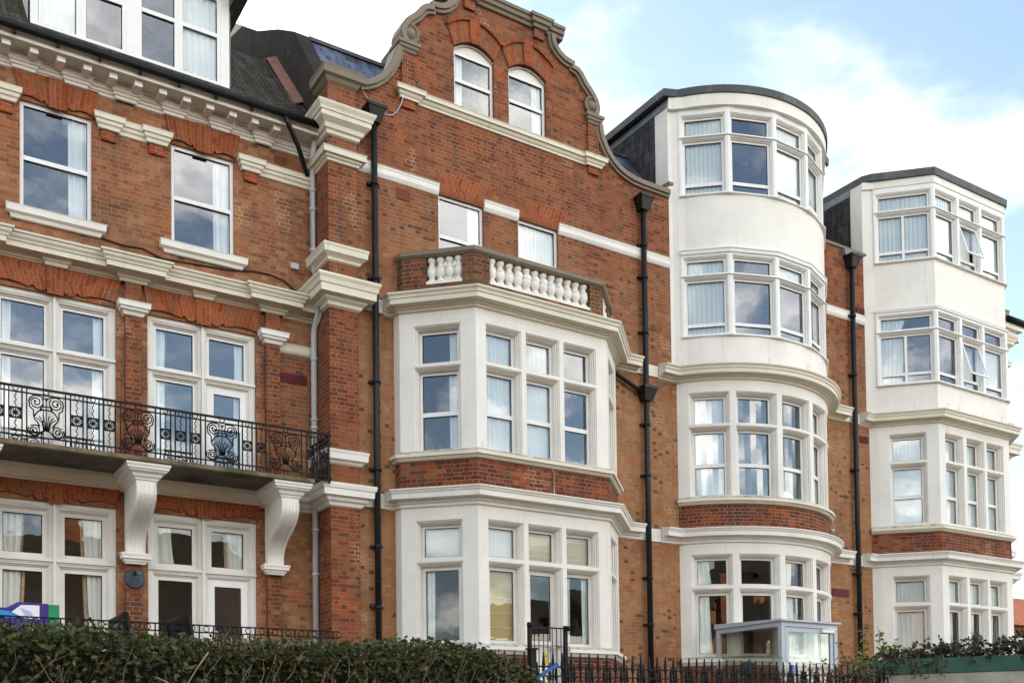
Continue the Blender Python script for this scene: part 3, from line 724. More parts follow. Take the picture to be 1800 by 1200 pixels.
# vents, plaque, cables
def vent(root, x0, x1, z0, z1, y, n=5):
    m2 = MB(); m2.box((x0, y - .012, z0), (x1, y - .002, z1)); v = m2.build('vent', M['vent'], root); m3 = MB()
    for k in range(n): zz = z0 + (z1 - z0) * (k + .5) / n; m3.hexa([(x0 + .02, y - .03, zz - .02), (x1 - .02, y - .03, zz - .02), (x1 - .02, y - .013, zz - .005), (x0 + .02, y - .013, zz - .005), (x0 + .02, y - .03, zz - .008), (x1 - .02, y - .03, zz - .008), (x1 - .02, y - .013, zz + .010), (x0 + .02, y - .013, zz + .010)])
    m3.build('louvre', M['vent'], v)
vent(L, 6.36, 6.88, 8.06, 8.23, YL)
m_, nt_, b_ = newmat('pierced terracotta'); g_ = NG(nt_); p_ = g_.xyz(g_.pos())
hx = g_.m('GREATER_THAN', g_.m('FRACT', g_.m('MULTIPLY', p_[0], 28.)), .45); hz_ = g_.m('GREATER_THAN', g_.m('FRACT', g_.m('MULTIPLY', p_[2], 28.)), .45)
g_.lk(g_.mix(g_.m('MULTIPLY', hx, hz_), (.22, .06, .03), (.01, .005, .004)), b_.inputs['Base Color']); b_.inputs['Roughness'].default_value = .9; M['airbrick'] = m_
def airbrick(root, x0, x1, z0, z1, y):
    m2 = MB(); m2.box((x0, y - .012, z0), (x1, y - .002, z1)); m2.build('air_brick', M['airbrick'], root)
airbrick(L, 6.30, 6.52, 12.0, 12.14, YL)
m2 = MB(); m2.lathe((3.84, YL - .1, 4.30), [(0, .028), (.11, .03), (.135, .026), (.15, .03), (.162, .012), (.165, .001)], 28, 'y')
pq = m2.build('plaque', M['plaque'], L); m3 = MB()
for k, w in ((.05, .06), (.02, .045), (-.01, .03), (-.04, .05)): m3.box((3.84 - w, YL - .134, 4.30 + k), (3.84 + w, YL - .131, 4.30 + k + .012))
m3.lathe((3.84, YL - .131, 4.385), [(0, .006), (.035, .004), (.04, 0)], 10, 'y'); m3.build('plaque_relief', M['black'], pq)
m2 = MB(); m2.tube([(3.3, YL - .02, 9.87), (3.7, YL - .02, 9.83), (4.0, YL - .015, 9.86), (4.3, YL - .03, 9.76), (4.9, YL - .02, 9.80), (5.5, YL - .02, 9.84), (5.9, YL - .02, 9.92), (6.2, YL - .02, 9.93), (6.45, YL - .02, 9.88), (6.7, YL - .03, 9.72), (6.85, YL - .06, 9.62)], .013, 6)
m2.tube([(2.05, YL - .03, 9.85), (1.97, YL - .02, 9.92), (1.98, YL - .02, 10.03), (2.1, YL - .02, 10.06)], .012, 6)
m2.build('cable', M['cable'], L)
m2 = MB(); m2.box((6.58, YL - .06, 10.13), (6.72, YL - .002, 10.23)); m2.build('junction_box', M['greypipe'], L)
# mansard roof with dormer
m2 = MB(); y0, z0, y1, z1 = .12, 12.50, 2.42, 15.07
m2.face([(-9., y0, z0), (7.0, y0, z0), (7.0, y1, z1), (-9., y1, z1)]); m2.face([(-9., y1, z1), (7.0, y1, z1), (7.0, 6.5, 17.68), (-9., 6.5, 17.68)]); m2.face([(7.0, 11.5, 14.5), (-9., 11.5, 14.5), (-9., 6.5, 17.68), (7.0, 6.5, 17.68)])
m2.build('roof', M['slate_moss'], L)
DY = .72; DX0, DX1, DZ0, DZ1 = 2.305, 5.525, 13.10, 14.72
dp = Path([(DX0, DY), (DX1, DY)])
window(L, dp, 0, DX1 - DX0, DZ0, DZ1, -.02, hb=[], vb=[], fw=.0, ft=.01, glass='glass', name='dormer_back') if False else None
DL = [(2.36, 3.03, 'l2'), (3.11, 3.76, None), (3.97, 4.61, None), (4.69, 5.36, 'full')]
for (a, b, cu), hb in zip([(2.36, 3.055, 'full'), (3.085, 3.775, None), (3.97, 4.635, None), (4.655, 5.37, 'full')], ([], [(14.02, .05)], [(14.03, .035)], [(14.03, .035)])):
    window(L, dp, a - DX0, b - DX0, DZ0 + .05, DZ1, .0, hb=hb, fw=.06, ft=.07, cur=cu, name='dormer_window')
m2 = MB(); m2.box((DX0, DY - .03, DZ0 - .02), (DX1, DY + .06, DZ0 + .049)); m2.box((DX0, DY - .006, DZ0 + .05), (2.359, DY + .06, DZ1)); m2.box((3.776, DY - .004, DZ0 + .05), (3.969, DY + .06, DZ1)); m2.box((5.371, DY - .006, DZ0 + .05), (DX1, DY + .06, DZ1)); m2.box((3.056, DY - .002, DZ0 + .05), (3.084, DY + .06, DZ1)); m2.box((4.636, DY - .002, DZ0 + .05), (4.654, DY + .06, DZ1)); m2.box((DX0, DY - .01, DZ1), (DX1, DY + .06, DZ1 + .15))
m2.build('dormer_frame', M['frame'], L)
for x, s in ((DX0, -1), (DX1, 1)):
    q = [(x + s * .03, DY + .02, DZ0 - .05), (x + s * .03, 2.6, DZ0 + 2.1), (x + s * .03, DY + .02, DZ1 + .15)]
    m2 = MB(); m2.face(q if s > 0 else q[::-1]); m2.build('dormer_cheek', M['timber'], L)
m2 = MB(); xm = (DX0 + DX1) / 2
m2.face([(DX0 - .2, DY - .4, DZ1 - .05), (xm, DY - .4, DZ1 + 1.75), (xm, 4.6, DZ1 + 1.75), (DX0 - .2, 4.6, DZ1 - .05)][::-1]); m2.face([(DX1 + .2, DY - .4, DZ1 - .05), (xm, DY - .4, DZ1 + 1.75), (xm, 4.6, DZ1 + 1.75), (DX1 + .2, 4.6, DZ1 - .05)]); m2.build('dormer_roof', M['slate_moss'], L)
m2 = MB(); m2.face([(DX0, DY, DZ1 + .15), (DX1, DY, DZ1 + .15), (xm, DY, DZ1 + 1.7)]); m2.build('dormer_gable', M['timber'], L)
m2 = MB(); m2.box((DX1 + .0, DY - .4, DZ1 - .12), (DX1 + .22, 2.6, DZ1 - .03)); m2.build('dormer_eaves', M['felt'], L)
m2 = MB(); m2.box((DX0 + .05, DY + 1.2, DZ0 - .1), (DX1 - .05, DY + 1.25, DZ1 + .1)); m2.box((DX0 + .05, DY + .1, DZ1 + .06), (DX1 - .05, DY + 1.2, DZ1 + .1)); m2.build('dormer_interior', M['interior'], L)

# ================================================================= 2  gabled house
Gh = thing('terraced_house', 'red brick house with a curved stone-edged gable and a balustrade over its white angled bay', 'house', 'houses of the brick terrace', (10.85, 0, 2))
pier(Gh, 7.03, 7.58, YL)
CX = 10.85
OCR = [(12.0, 16.03), (12.015, 15.90), (12.06, 15.80), (12.16, 15.70), (12.28, 15.635), (12.40, 15.605), (12.50, 15.60), (12.50, 15.52), (12.62, 15.50), (12.70, 15.44), (12.76, 15.36), (12.83, 15.27), (12.93, 15.18), (13.03, 15.08), (13.10, 14.97), (13.13, 14.85), (13.11, 14.74), (13.06, 14.68)]
OCR2 = [(13.20, 14.52), (13.21, 14.40), (13.25, 14.26), (13.33, 14.10), (13.43, 13.96), (13.56, 13.84), (13.72, 13.735), (13.90, 13.665), (14.10, 13.625), (14.35, 13.61), (15.10, 13.61)]
mir = lambda l: [(2 * CX - x, z) for x, z in l][::-1]
OCL2 = [(7.58, 13.55), (7.80, 13.60), (7.98, 13.70), (8.14, 13.84), (8.28, 14.02), (8.38, 14.20), (8.45, 14.38), (8.49, 14.52)]
outline = [(7.58, 2.0), (15.10, 2.0)] + OCR2[::-1] + [(13.20, 14.56)] + OCR[::-1] + mir(OCR)[::-1] + [(8.50, 14.56)] + OCL2[::-1]
def arch(x0, x1, z0, zs, rise, n=12):
    """opening outline with a segmental head"""
    pts = [(x0, z0), (x1, z0)]
    for k in range(n + 1):
        s = k / n; pts.append((x1 + (x0 - x1) * s, zs + rise * (1 - (2 * s - 1) ** 2)))
    return pts
AW = [(9.69, 10.60), (10.94, 11.85)]
holes = [arch(a, b, 13.79, 15.0, .19) for a, b in AW]
F2 = [(9.31, 10.32), (11.12, 12.10)]
holes += [[(a, 9.72), (b, 9.72), (b, 12.0), (a, 12.0)] for a, b in F2]
holes += [[(8.6, 2.45), (13.15, 2.45), (13.15, 9.5), (8.6, 9.5)]]
def poly_wall(mb, outline, holes, y, depth):
    loops = [[Vector((x, z, 0)) for x, z in l] for l in [outline] + holes]
    flat = [q for l in [outline] + holes for q in l]
    for tri in geometry.tessellate_polygon(loops):
        q = [flat[i] for i in tri]
        ar = sum(q[i][0] * q[(i + 1) % 3][1] - q[(i + 1) % 3][0] * q[i][1] for i in range(3))
        if ar < 0: q = q[::-1]
        mb.face([(x, y, z) for x, z in q], [(x, z) for x, z in q])
    for l in holes:
        for a, b in zip(l, l[1:] + l[:1]):
            mb.face([(a[0], y, a[1]), (b[0], y, b[1]), (b[0], y + depth, b[1]), (a[0], y + depth, a[1])])
mb = MB(); poly_wall(mb, outline, holes, 0., .13)
top = outline[2:]
for a, b in zip(top, top[1:] + outline[:1]): mb.face([(a[0], 0, a[1]), (b[0], 0, b[1]), (b[0], .32, b[1]), (a[0], .32, a[1])])
poly_wall(mb, [(x, z) for x, z in outline if z > 3] + [], [], .32, 0) if False else None
mb.build('wall', M['brick_gable'], Gh)
m2 = MB()
gb = [p for p in outline if p[1] > 13.5] 
prism(m2, [(q[0], q[1] - .01) for q in gb], .318, .32); m2.build('gable_back', M['mossrender'], Gh)
# stone coping along the curves
def ribbon(mb, pts, inner, y0, y1, outer=0.):
    """band following a polyline in the facade plane, pts run clockwise so that outside is to the left"""
    V = [Vector(p) for p in pts]; N = []
    for i in range(len(V)):
        t = (V[min(i + 1, len(V) - 1)] - V[max(i - 1, 0)]).normalized(); N.append(Vector((-t.y, t.x)))
    for i in range(len(V) - 1):
        a, b = V[i] + N[i] * outer, V[i + 1] + N[i + 1] * outer; c, d = V[i + 1] - N[i + 1] * inner, V[i] - N[i] * inner
        mb.face([(d.x, y0, d.y), (c.x, y0, c.y), (b.x, y0, b.y), (a.x, y0, a.y)])
        mb.face([(a.x, y0, a.y), (b.x, y0, b.y), (b.x, y1, b.y), (a.x, y1, a.y)])
        mb.face([(c.x, y0, c.y), (d.x, y0, d.y), (d.x, .01, d.y), (c.x, .01, c.y)])
    for i in (0, len(V) - 1):
        a, d = V[i] + N[i] * outer, V[i] - N[i] * inner
        mb.face([(a.x, y0, a.y), (a.x, y1, a.y), (d.x, y1, d.y), (d.x, y0, d.y)])
for pts in (mir(OCR), OCR, OCL2, OCR2):
    m2 = MB(); ribbon(m2, pts, .055, -.10, .36, .045); ribbon(m2, pts, .115, -.055, .3, -.056 + .112); m2.build('gable_coping', M['coping'], Gh)
# flat top coping with two small blocks
m2 = MB(); TC = [(0, 16.0), (.03, 16.01), (.045, 16.06), (.09, 16.08), (.10, 16.15), (.13, 16.16), (.14, 16.21), (.13, 16.225), (.0, 16.26)]
sweep(m2, stepped(9.44, 12.26, [(9.9, 10.17), (11.53, 11.80)], -.02, .06), TC)
m2.box((9.44, -.018, 16.0), (12.26, .36, 16.205)); m2.build('gable_coping', M['coping'], Gh)
for a, b in ((9.92, 10.15), (11.55, 11.78)):
    m2 = MB(); wall_grid(m2, Path([(a, 0), (a, -.06), (b, -.06), (b, 0)]), 15.82, 16.0); m2.face([(a, 0, 15.82), (b, 0, 15.82), (b, -.06, 15.82), (a, -.06, 15.82)]); m2.build('brick_corbel', M['brick_gable'], Gh)
# volutes and their shelves, small pilasters below
for s in (-1, 1):
    X = lambda q: CX + s * q
    m2 = MB(); c = (X(2.13), -.03, 14.86)
    m2.lathe(c, [(.03, 0), (.19, .0), (.185, .05), (.155, .055), (.15, .02), (.115, .015), (.10, .05), (.06, .085), (0, .095)], 24, 'y'); m2.build('volute', M['coping'], Gh)
    a, b = sorted((X(1.95), X(2.40))); m2 = MB()
    sweep(m2, Path([(a + .09, .3), (a + .09, -.05), (b - .09, -.05), (b - .09, .3)]), [(0, 14.47), (.02, 14.48), (.03, 14.52), (.06, 14.54), (.065, 14.59), (.09, 14.60), (.095, 14.66), (.08, 14.675), (-.1, 14.68)]); m2.build('volute_shelf', M['coping'], Gh)
    a, b = sorted((X(2.03), X(2.30))); m2 = MB(); wall_grid(m2, Path([(a, 0), (a, -.05), (b, -.05), (b, 0)]), 13.8, 14.5); m2.build('gable_pilaster', M['brick_gable'], Gh)
    m2 = MB(); wall_grid(m2, Path([(a, 0), (a, -.05), (b, -.05), (b, 0)]), 13.42, 13.58); m2.face([(a, 0, 13.42), (b, 0, 13.42), (b, -.05, 13.42), (a, -.05, 13.42)]); m2.build('brick_corbel', M['brick_stub'], Gh)
m2 = MB(); sweep(m2, stepped(8.50, 13.20, [(8.52, 8.86), (12.84, 13.18)], 0, .055), [(0, 13.56), (.03, 13.565), (.035, 13.60), (.06, 13.62), (.085, 13.67), (.12, 13.675), (.125, 13.735), (.14, 13.76), (0, 13.80)]); m2.build('gable_sill', M['stone'], Gh)
# arched windows
for (a, b), cu in zip(AW, ('l', 'r')):
    p_ = Path([(a, .07), (b, .07)]); w = b - a
    fr = window(Gh, p_, 0, w, 13.79, 14.96, .0, hb=[(14.40, .032)], fw=.055, cur=cu, name='arched_window')
    m2 = MB(); pts = [(a, 14.96)] + [(b, 14.96)] + arch(a, b, 0, 14.985, .185)[2:]; prism(m2, pts, .075, .12)
    m2.build('arch_panel', M['timber'], fr); m2 = MB()
    ribbon(m2, arch(a, b, 0, 14.985, .185)[2:][::-1], .03, .05, .09, 0.); m2.build('arch_bead', M['timber'], fr)
    # rubbed brick arch, keystone and hood mould
    lo = arch(a, b, 0, 15.0, .19, 20)[2:][::-1]
    m2 = MB(); hi = []
    for i, (x, z) in enumerate(lo):
        s = i / (len(lo) - 1); hi.append((x + (s - .5) * .30, 15.34 + .26 * (1 - (2 * s - 1) ** 2)))
    for i in range(len(lo) - 1):
        q = [lo[i], lo[i + 1], hi[i + 1], hi[i]]; s0, s1 = i * .07, (i + 1) * .07
        m2.face([(x, -.03, z) for x, z in q], [(s0, 0), (s1, 0), (s1, .4), (s0, .4)])
        m2.face([(lo[i + 1][0], -.03, lo[i + 1][1]), (lo[i][0], -.03, lo[i][1]), (lo[i][0], .002, lo[i][1]), (lo[i + 1][0], .002, lo[i + 1][1])])
        m2.face([(hi[i][0], -.03, hi[i][1]), (hi[i + 1][0], -.03, hi[i + 1][1]), (hi[i + 1][0], .002, hi[i + 1][1]), (hi[i][0], .002, hi[i][1])])
    for i in (0, len(lo) - 1): m2.face([(lo[i][0], -.03, lo[i][1]), (hi[i][0], -.03, hi[i][1]), (hi[i][0], .002, hi[i][1]), (lo[i][0], .002, lo[i][1])])
    ar = m2.build('brick_arch', M['brick_orange'], Gh)
    m2 = MB(); mid = (a + b) / 2; prism(m2, [(mid - .10, 15.17), (mid + .10, 15.17), (mid + .125, 15.70), (mid - .125, 15.70)], -.06, -.031); m2.build('keystone', M['brick_stub'], ar)
    for rng in (hi[:9], hi[12:]):
        m2 = MB(); ribbon(m2, rng, .0, -.075, .002, .045); m2.build('hood_mould', M['brick_stub'], ar)
# second floor: string course, flat orange arches, windows
SC = [(0, 11.95), (.015, 11.955), (.03, 11.98), (.05, 12.02), (.055, 12.11), (.065, 12.125), (.07, 12.155), (.085, 12.165), (0, 12.19)]
for a, b in ((7.585, 9.31), (10.32, 11.12), (12.10, 15.10)):
    m2 = MB(); sweep(m2, Path([(a, 0), (b, 0)]), [(o, z - (.0 if a < 9 else .03)) for o, z in SC]); m2.build('string_course', M['white'], Gh)
for (a, b), cu in zip(F2, ('r', 'full')):
    p_ = Path([(a, .06), (b, .06)])
    window(Gh, p_, 0, b - a, 9.72, 12.0, .0, hb=[(11.22, .035)], fw=.055, cur=cu, name='sash_window')
    m2 = MB(); prism(m2, [(a - .02, 12.03), (b + .16, 12.03), (b + .27, 12.45), (a - .04, 12.45)], -.008, .002, lambda x, z, m=(a + b) / 2: (m + (x - m) * (1 - .5 * (z - 12)), z)); m2.build('lintel', M['brick_orange'], Gh)
airbrick(Gh, 8.42, 8.68, 11.66, 11.86, 0.)
# the angled bay
BAY = [(8.34, 0), (8.36, -.2), (9.39, -1.2), (12.36, -1.2), (13.38, -.2), (13.40, 0)]
bp = Path(BAY)
c0, f0, r0 = bp.u[1], bp.u[2], bp.u[3]; cl = bp.u[2] - bp.u[1]
LT = [(c0 + .27, c0 + 1.15, 1)] + [(f0 + a - 9.39, f0 + b - 9.39, 2) for a, b in ((9.60, 10.37), (10.47, 11.23), (11.33, 12.10))] + [(r0 + cl - 1.15, r0 + cl - .27, 3)]
def bay_storey(root, path, lights, rows, z0, z1, mat, curs, wmat, dz=0., seg=1, sgfix=True, fws=(.05, .05), door=None, fittings=None):
    """white bay shell with one window in every light; rows from the top down: (z0, z1, glazing bars)"""
    hs = []; jb = []
    for li, L_ in enumerate(lights):
        for ri, (c, d, hb) in enumerate(rows):
            if door == (li, ri): c = 2.5
            hs.append((L_[0], L_[1], c + dz, d + dz)); jb.append((li, ri, hb))
    m2 = MB(); wall_grid(m2, path, z0, z1, hs, RINGS); sh = m2.build('bay_front', M[mat], root)
    for (a, b, c, d), (li, ri, hb) in zip(hs, jb):
        cu = curs[li][ri]
        sg = lights[li][2] if sgfix else None
        if door == (li, ri):
            dr = window(root, path, a + .06, b - .06, c, d - .06, .19, hb=[(3.38, .05)], fw=.09, seg=seg, cur=cu, name='french_door', mat=wmat, cz=3.4)
            m3 = MB(); pbox(m3, path, a + .15, b - .15, c + .09, 3.33, -.215, -.225); m3.build('door_panel', M['frame'], dr)
        else:
            window(root, path, a + .06, b - .06, c + .0, d - .06, .18, hb=[(h + dz, w) for h, w in hb], fw=fws[ri], seg=seg, cur=cu, name='window', mat=wmat, sg=sg)
    return sh
BIN = [(8.46, .0), (8.47, -.16), (9.44, -1.08), (12.31, -1.08), (13.27, -.16), (13.28, .0)]
bay_storey(Gh, bp, LT, [(4.88, 5.57, ()), (3.335, 4.81, ())], 3.335, 5.82, 'white', [('pale', 'l'), ('pale', 'blind'), ('blind', None), ('blind', 'lr'), (None, None)], 'timber', fws=(.055, .07), door=(2, 1))
bay_storey(Gh, bp, LT, [(8.44, 9.14, ()), (6.85, 8.38, [(7.55, .04)])], 6.842, 9.39, 'white', [('r', 'r'), ('full', 'full'), ('pale', 'pale'), (None, None), (None, None)], 'frame')
m2 = MB(); wall_grid(m2, bp, 6.13, 6.67); m2.build('bay_brick_panel', M['brick_panel'], Gh); m2 = MB(); wall_grid(m2, bp, 1.4, 3.335, [(f0 + 10.47 - 9.39, f0 + 11.23 - 9.39, 2.5, 3.3351)]); m2.build('bay_brick_panel', M['brick_panel'], Gh)
CP = lambda x0, x1, B_: Path([(x0, 0)] + B_ + [(x1, 0)])
m2 = MB(); sweep(m2, CP(8.12, 14.08, BAY), G_COR); m2.build('bay_cornice', M['white'], Gh)
m2 = MB(); sweep(m2, CP(8.12, 14.08, BAY), F_COR); m2.build('bay_cornice', M['stone'], Gh)
m2 = MB(); sweep(m2, bp, SILL); m2.build('bay_sill', M['stone'], Gh)
for rg in ((BAY[:3] + [(10.40, -1.2)]), [(11.30, -1.2)] + BAY[3:]):
    m2 = MB(); sweep(m2, Path(rg), SILLG); m2.build('bay_sill', M['white'], Gh)
for x0, x1 in ((7.585, 8.115), (14.085, 14.70)):
    for z0, z1 in ((5.82, 6.09), (9.42, 9.66)):
        m2 = MB(); m2.box((x0, -.03, z0), (x1, -.001, z1)); m2.build('cornice_board', M['white'], Gh)
m2 = MB(); m2.face([P3(Vector(q), 9.72) for q in BAY]); m2.build('bay_roof', M['lead'], Gh)
# balustrade on the bay
PAR = [(8.42, 0), (8.44, -.17), (9.43, -1.12), (12.32, -1.12), (13.30, -.17), (13.32, 0)]
pp = Path(PAR); a0, a1, a2 = pp.u[1], pp.u[2], pp.u[3]; pl = a1 - a0
m2 = MB()
wall_grid(m2, pp, 9.70, 10.43, [(a0 + .46, a0 + 1.14, 9.925, 10.43), (a1 + .32, a2 - .28, 9.925, 10.43), (a2 + pl - 1.14, a2 + pl - .46, 9.925, 10.43)], [(0, 0), (0, .2)])
inn = Path([(q[0], q[1]) for q in [(8.62, 0), (8.63, -.09), (9.51, -.93), (12.24, -.93), (13.11, -.09), (13.12, 0)]])
ia0, ia1, ia2 = inn.u[1], inn.u[2], inn.u[3]; il = ia1 - ia0
hh = [(ia0 + .42, ia0 + 1.08, 9.925, 10.43), (ia1 + .26, ia2 - .22, 9.925, 10.43), (ia2 + il - 1.08, ia2 + il - .42, 9.925, 10.43)]
wall_grid(m2, inn, 9.70, 10.43, hh, [(0, 0)])
m2.build('parapet', M['brick_old'], Gh)
m2 = MB(); sweep(m2, pp, [(-.22, 10.425), (.02, 10.43), (.04, 10.45), (.06, 10.465), (.065, 10.53), (.05, 10.545), (-.24, 10.55)]); m2.build('parapet_coping', M['coping'], Gh)
BPROF = [(.0, 0), (.075, 0), (.075, .045), (.055, .055), (.045, .075), (.062, .10), (.078, .14), (.085, .19), (.082, .24), (.07, .262), (.078, .275), (.078, .285), (.05, .30), (.045, .335), (.055, .375), (.072, .395), (.072, .445), (0, .445)]
def baluster(q):
    m2 = MB(); m2.lathe((q.x, q.y, 9.98), [(r * 1.12, h) for r, h in BPROF], 10)
    m2.build('baluster', M['white'], Gh)
for k in range(4): baluster(pp.at(a0 + .46 + .68 * (k + .5) / 4, -.1, 1))
for k in range(12): baluster(pp.at(a1 + .32 + (a2 - a1 - .60) * (k + .5) / 12, -.1, 2))
for k in range(4): baluster(pp.at(a2 + pl - 1.14 + .68 * (k + .5) / 4, -.1, 3))
m2 = MB()
for (u0, u1, sg) in ((a0 + .462, a0 + 1.138, 1), (a1 + .322, a2 - .282, 2), (a2 + pl - 1.138, a2 + pl - .462, 3)): pbox(m2, pp, u0, u1, 9.926, 9.979, .006, -.19, 1, sg)
m2.build('balustrade_base', M['white'], Gh)
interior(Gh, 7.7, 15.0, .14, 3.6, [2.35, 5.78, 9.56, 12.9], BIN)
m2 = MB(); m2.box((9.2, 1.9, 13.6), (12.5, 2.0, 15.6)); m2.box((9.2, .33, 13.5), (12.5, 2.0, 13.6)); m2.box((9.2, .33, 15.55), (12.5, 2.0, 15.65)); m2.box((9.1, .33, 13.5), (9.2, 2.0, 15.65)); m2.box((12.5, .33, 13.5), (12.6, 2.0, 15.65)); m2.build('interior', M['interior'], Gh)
# rainwater goods
def downpipe(root, x, y, z0, z1, hopper=None, r=.058, mat='pipe', joints=()):
    m2 = MB(); m2.tube([(x, y, z0), (x, y, z1)], r, 14)
    for z in joints: m2.tube([(x, y, z - .03), (x, y, z + .03)], r * 1.22, 14); m2.box((x - r * 2, y + .02, z - .02), (x + r * 2, -.002, z + .02))
    d = m2.build('downpipe', M[mat], root)
    if hopper:
        for zt in hopper:
            m3 = MB(); a, b, h = .17, .10, .30
            p = [(x - b, y - .09, zt - h), (x + b, y - .09, zt - h), (x + b, -.004, zt - h), (x - b, -.004, zt - h), (x - a, y - .17, zt - .06), (x + a, y - .17, zt - .06), (x + a, -.004, zt - .06), (x - a, -.004, zt - .06)]
            m3.hexa(p); m3.box((x - a - .02, y - .19, zt - .06), (x + a + .02, -.003, zt)); m3.build('hopper', M[mat], d)
    return d
downpipe(Gh, 7.93, -.11, 1.6, 12.9, (13.15,), joints=(4.0, 5.1, 6.5, 8.1, 10.0, 11.75))
downpipe(Gh, 14.29, -.11, 1.6, 13.0, (13.25, 9.10), joints=(4.0, 5.0, 7.2, 8.3, 10.3, 11.5, 12.2), r=.062)
m2 = MB(); m2.tube([(13.3, -.10, 9.33), (13.6, -.10, 9.22), (14.1, -.11, 9.02), (14.3, -.12, 9.0)], .05, 10); m2.build('rainwater_branch', M['pipe'], Gh)
m2 = MB(); m2.tube([(7.64, -.20, 13.5), (7.75, -.06, 13.42), (7.88, -.03, 13.31), (8.0, -.02, 13.22), (8.13, -.02, 13.17), (8.25, -.02, 13.16), (8.36, -.02, 13.2), (8.45, -.02, 13.30), (8.52, -.05, 13.45), (8.55, -.08, 13.58)], .009, 6)
m2.tube([(11.0, -1.22, 6.66), (11.05, -1.22, 6.6), (11.06, -1.21, 6.2), (11.03, -1.25, 6.14)], .009, 6); m2.build('white_cable', M['greypipe'], Gh)
# roof behind the gable and the party wall towards the left house
m2 = MB(); m2.face([(7.3, .33, 13.66), (15.1, .33, 13.66), (15.1, 1.42, 15.08), (7.3, 1.42, 15.08)]); m2.build('roof', M['slate_blue'], Gh)
m2 = MB(); m2.box((7.28, 1.36, 15.06), (15.1, 1.47, 15.13)); m2.face([(15.1, .33, 13.0), (15.1, 7, 13.0), (15.1, 7, 15.3), (15.1, 1.42, 15.08), (15.1, .33, 13.66)]); m2.build('roof_ridge', M['felt'], Gh)
m2 = MB(); pw = [(.30, 12.0), (.42, 13.78), (1.41, 15.14), (2.3, 15.72), (3.5, 16.40), (5.1, 17.55), (6.5, 18.2), (8, 17.4), (8, 12.0)]
for x, rv in ((7.0, 1), (7.3, 0)):
    q = [(x, y, z) for y, z in pw]; m2.face(q[::-1] if rv else q)
for a, b in zip(pw, pw[1:]): m2.face([(7.0, a[0], a[1]), (7.3, a[0], a[1]), (7.3, b[0], b[1]), (7.0, b[0], b[1])])
m2.build('party_wall', M['mossrender'], Gh)
m2 = MB()
for (ya, za), (yb, zb) in zip([(.95, 13.42), (2.40, 15.10)], [(2.40, 15.10), (4.6, 15.62)]):
    n = 8
    for k in range(n):
        y_0, z_0 = ya + (yb - ya) * k / n, za + (zb - za) * k / n; y_1, z_1 = ya + (yb - ya) * (k + .97) / n, za + (zb - za) * (k + .97) / n
        m2.hexa([(6.80, y_0, z_0), (6.995, y_0, z_0 + .1), (6.995, y_1, z_1 + .1), (6.80, y_1, z_1), (6.80, y_0, z_0 + .03), (6.995, y_0, z_0 + .13), (6.995, y_1, z_1 + .13), (6.80, y_1, z_1 + .03)])
m2.build('flashing_tiles', M['paletile'], Gh)

def unseen_shade_roof(root, x0, x1, y0, z0):  # unseen ridge roof with back wall; roof added to shade the attic cheeks
    m2 = MB(); m2.face([(x0, y0, z0), (x1, y0, z0), (x1, 6.5, 17.7), (x0, 6.5, 17.7)]); m2.face([(x1, 11.5, 14.5), (x0, 11.5, 14.5), (x0, 6.5, 17.7), (x1, 6.5, 17.7)]); m2.build('roof', M['slate_moss'], root)
    m2 = MB(); m2.face([(x1, 11.5, 0), (x0, 11.5, 0), (x0, 11.5, 14.5), (x1, 11.5, 14.5)]); m2.build('back_wall', M['brick_tan'], root)
unseen_shade_roof(Gh, 7.3, 15.1, 1.42, 15.08)
# ================================================================= 3  house with the round bow
Bh = thing('terraced_house', 'brick house with a tall white rounded bow topped by a dark roof edge', 'house', 'houses of the brick terrace', (18, 0, 2))
def party_house(root, x0, x1, hole, ztop=13.80):
    p_ = Path([(x0, 0), (x1, 0)]); m2 = MB()
    wall_grid(m2, p_, 2.0, ztop, [(hole[0] - x0, hole[1] - x0, 2.45, 12.6)], depth=.02); m2.build('wall', M['brick_gable'], root)
    m2 = MB(); sweep(m2, p_, [(0, ztop - .02), (.05, ztop), (.055, ztop + .05), (.04, ztop + .07), (-.3, ztop + .09)]); m2.build('parapet_coping', M['coping'], root)
party_house(Bh, 15.105, 21.0, (15.6, 19.7))
bow = Arc()
LA = [(-49.5, -32.), (-29.6, -10.4), (-7.6, 10.), (12.9, 30.), (32.2, 49.5)]
LB = [(bow.ua(a), bow.ua(b), None) for a, b in LA]
bay_storey(Bh, bow, LB, [(4.88, 5.57, ()), (3.335, 4.81, ())], 3.335, 5.82, 'white', [('dlt', 'dlt'), (None, None), ('dl', 'dl'), (None, None), (None, None)], 'timber', seg=5, sgfix=False, fws=(.055, .07))
bay_storey(Bh, bow, LB, [(8.44, 9.14, ()), (6.85, 8.38, [(7.55, .04)])], 6.842, 9.39, 'white', [('full', 'full'), (None, None), (None, None), ('r', 'r'), (None, None)], 'frame', seg=5, sgfix=False)
bwp = bow.path()
m2 = MB(); wall_grid(m2, bwp, 6.13, 6.67); m2.build('bay_brick_panel', M['brick_panel'], Bh); m2 = MB(); wall_grid(m2, bwp, 1.4, 3.14); m2.build('bay_brick_panel', M['brick_panel'], Bh)
bext = Path([(14.72, 0), (15.17, 0)] + [tuple(q) for q in bwp.p[1:-1]] + [(20.13, 0), (20.78, 0)])
m2 = MB(); sweep(m2, bext, G_COR); m2.build('bay_cornice', M['white'], Bh)
m2 = MB(); sweep(m2, bext, F_COR); m2.build('bay_cornice', M['stone'], Bh)
m2 = MB(); sweep(m2, bwp, SILL); m2.build('bay_sill', M['stone'], Bh)
m2 = MB(); sweep(m2, bwp, SILLG); m2.build('bay_sill', M['white'], Bh)
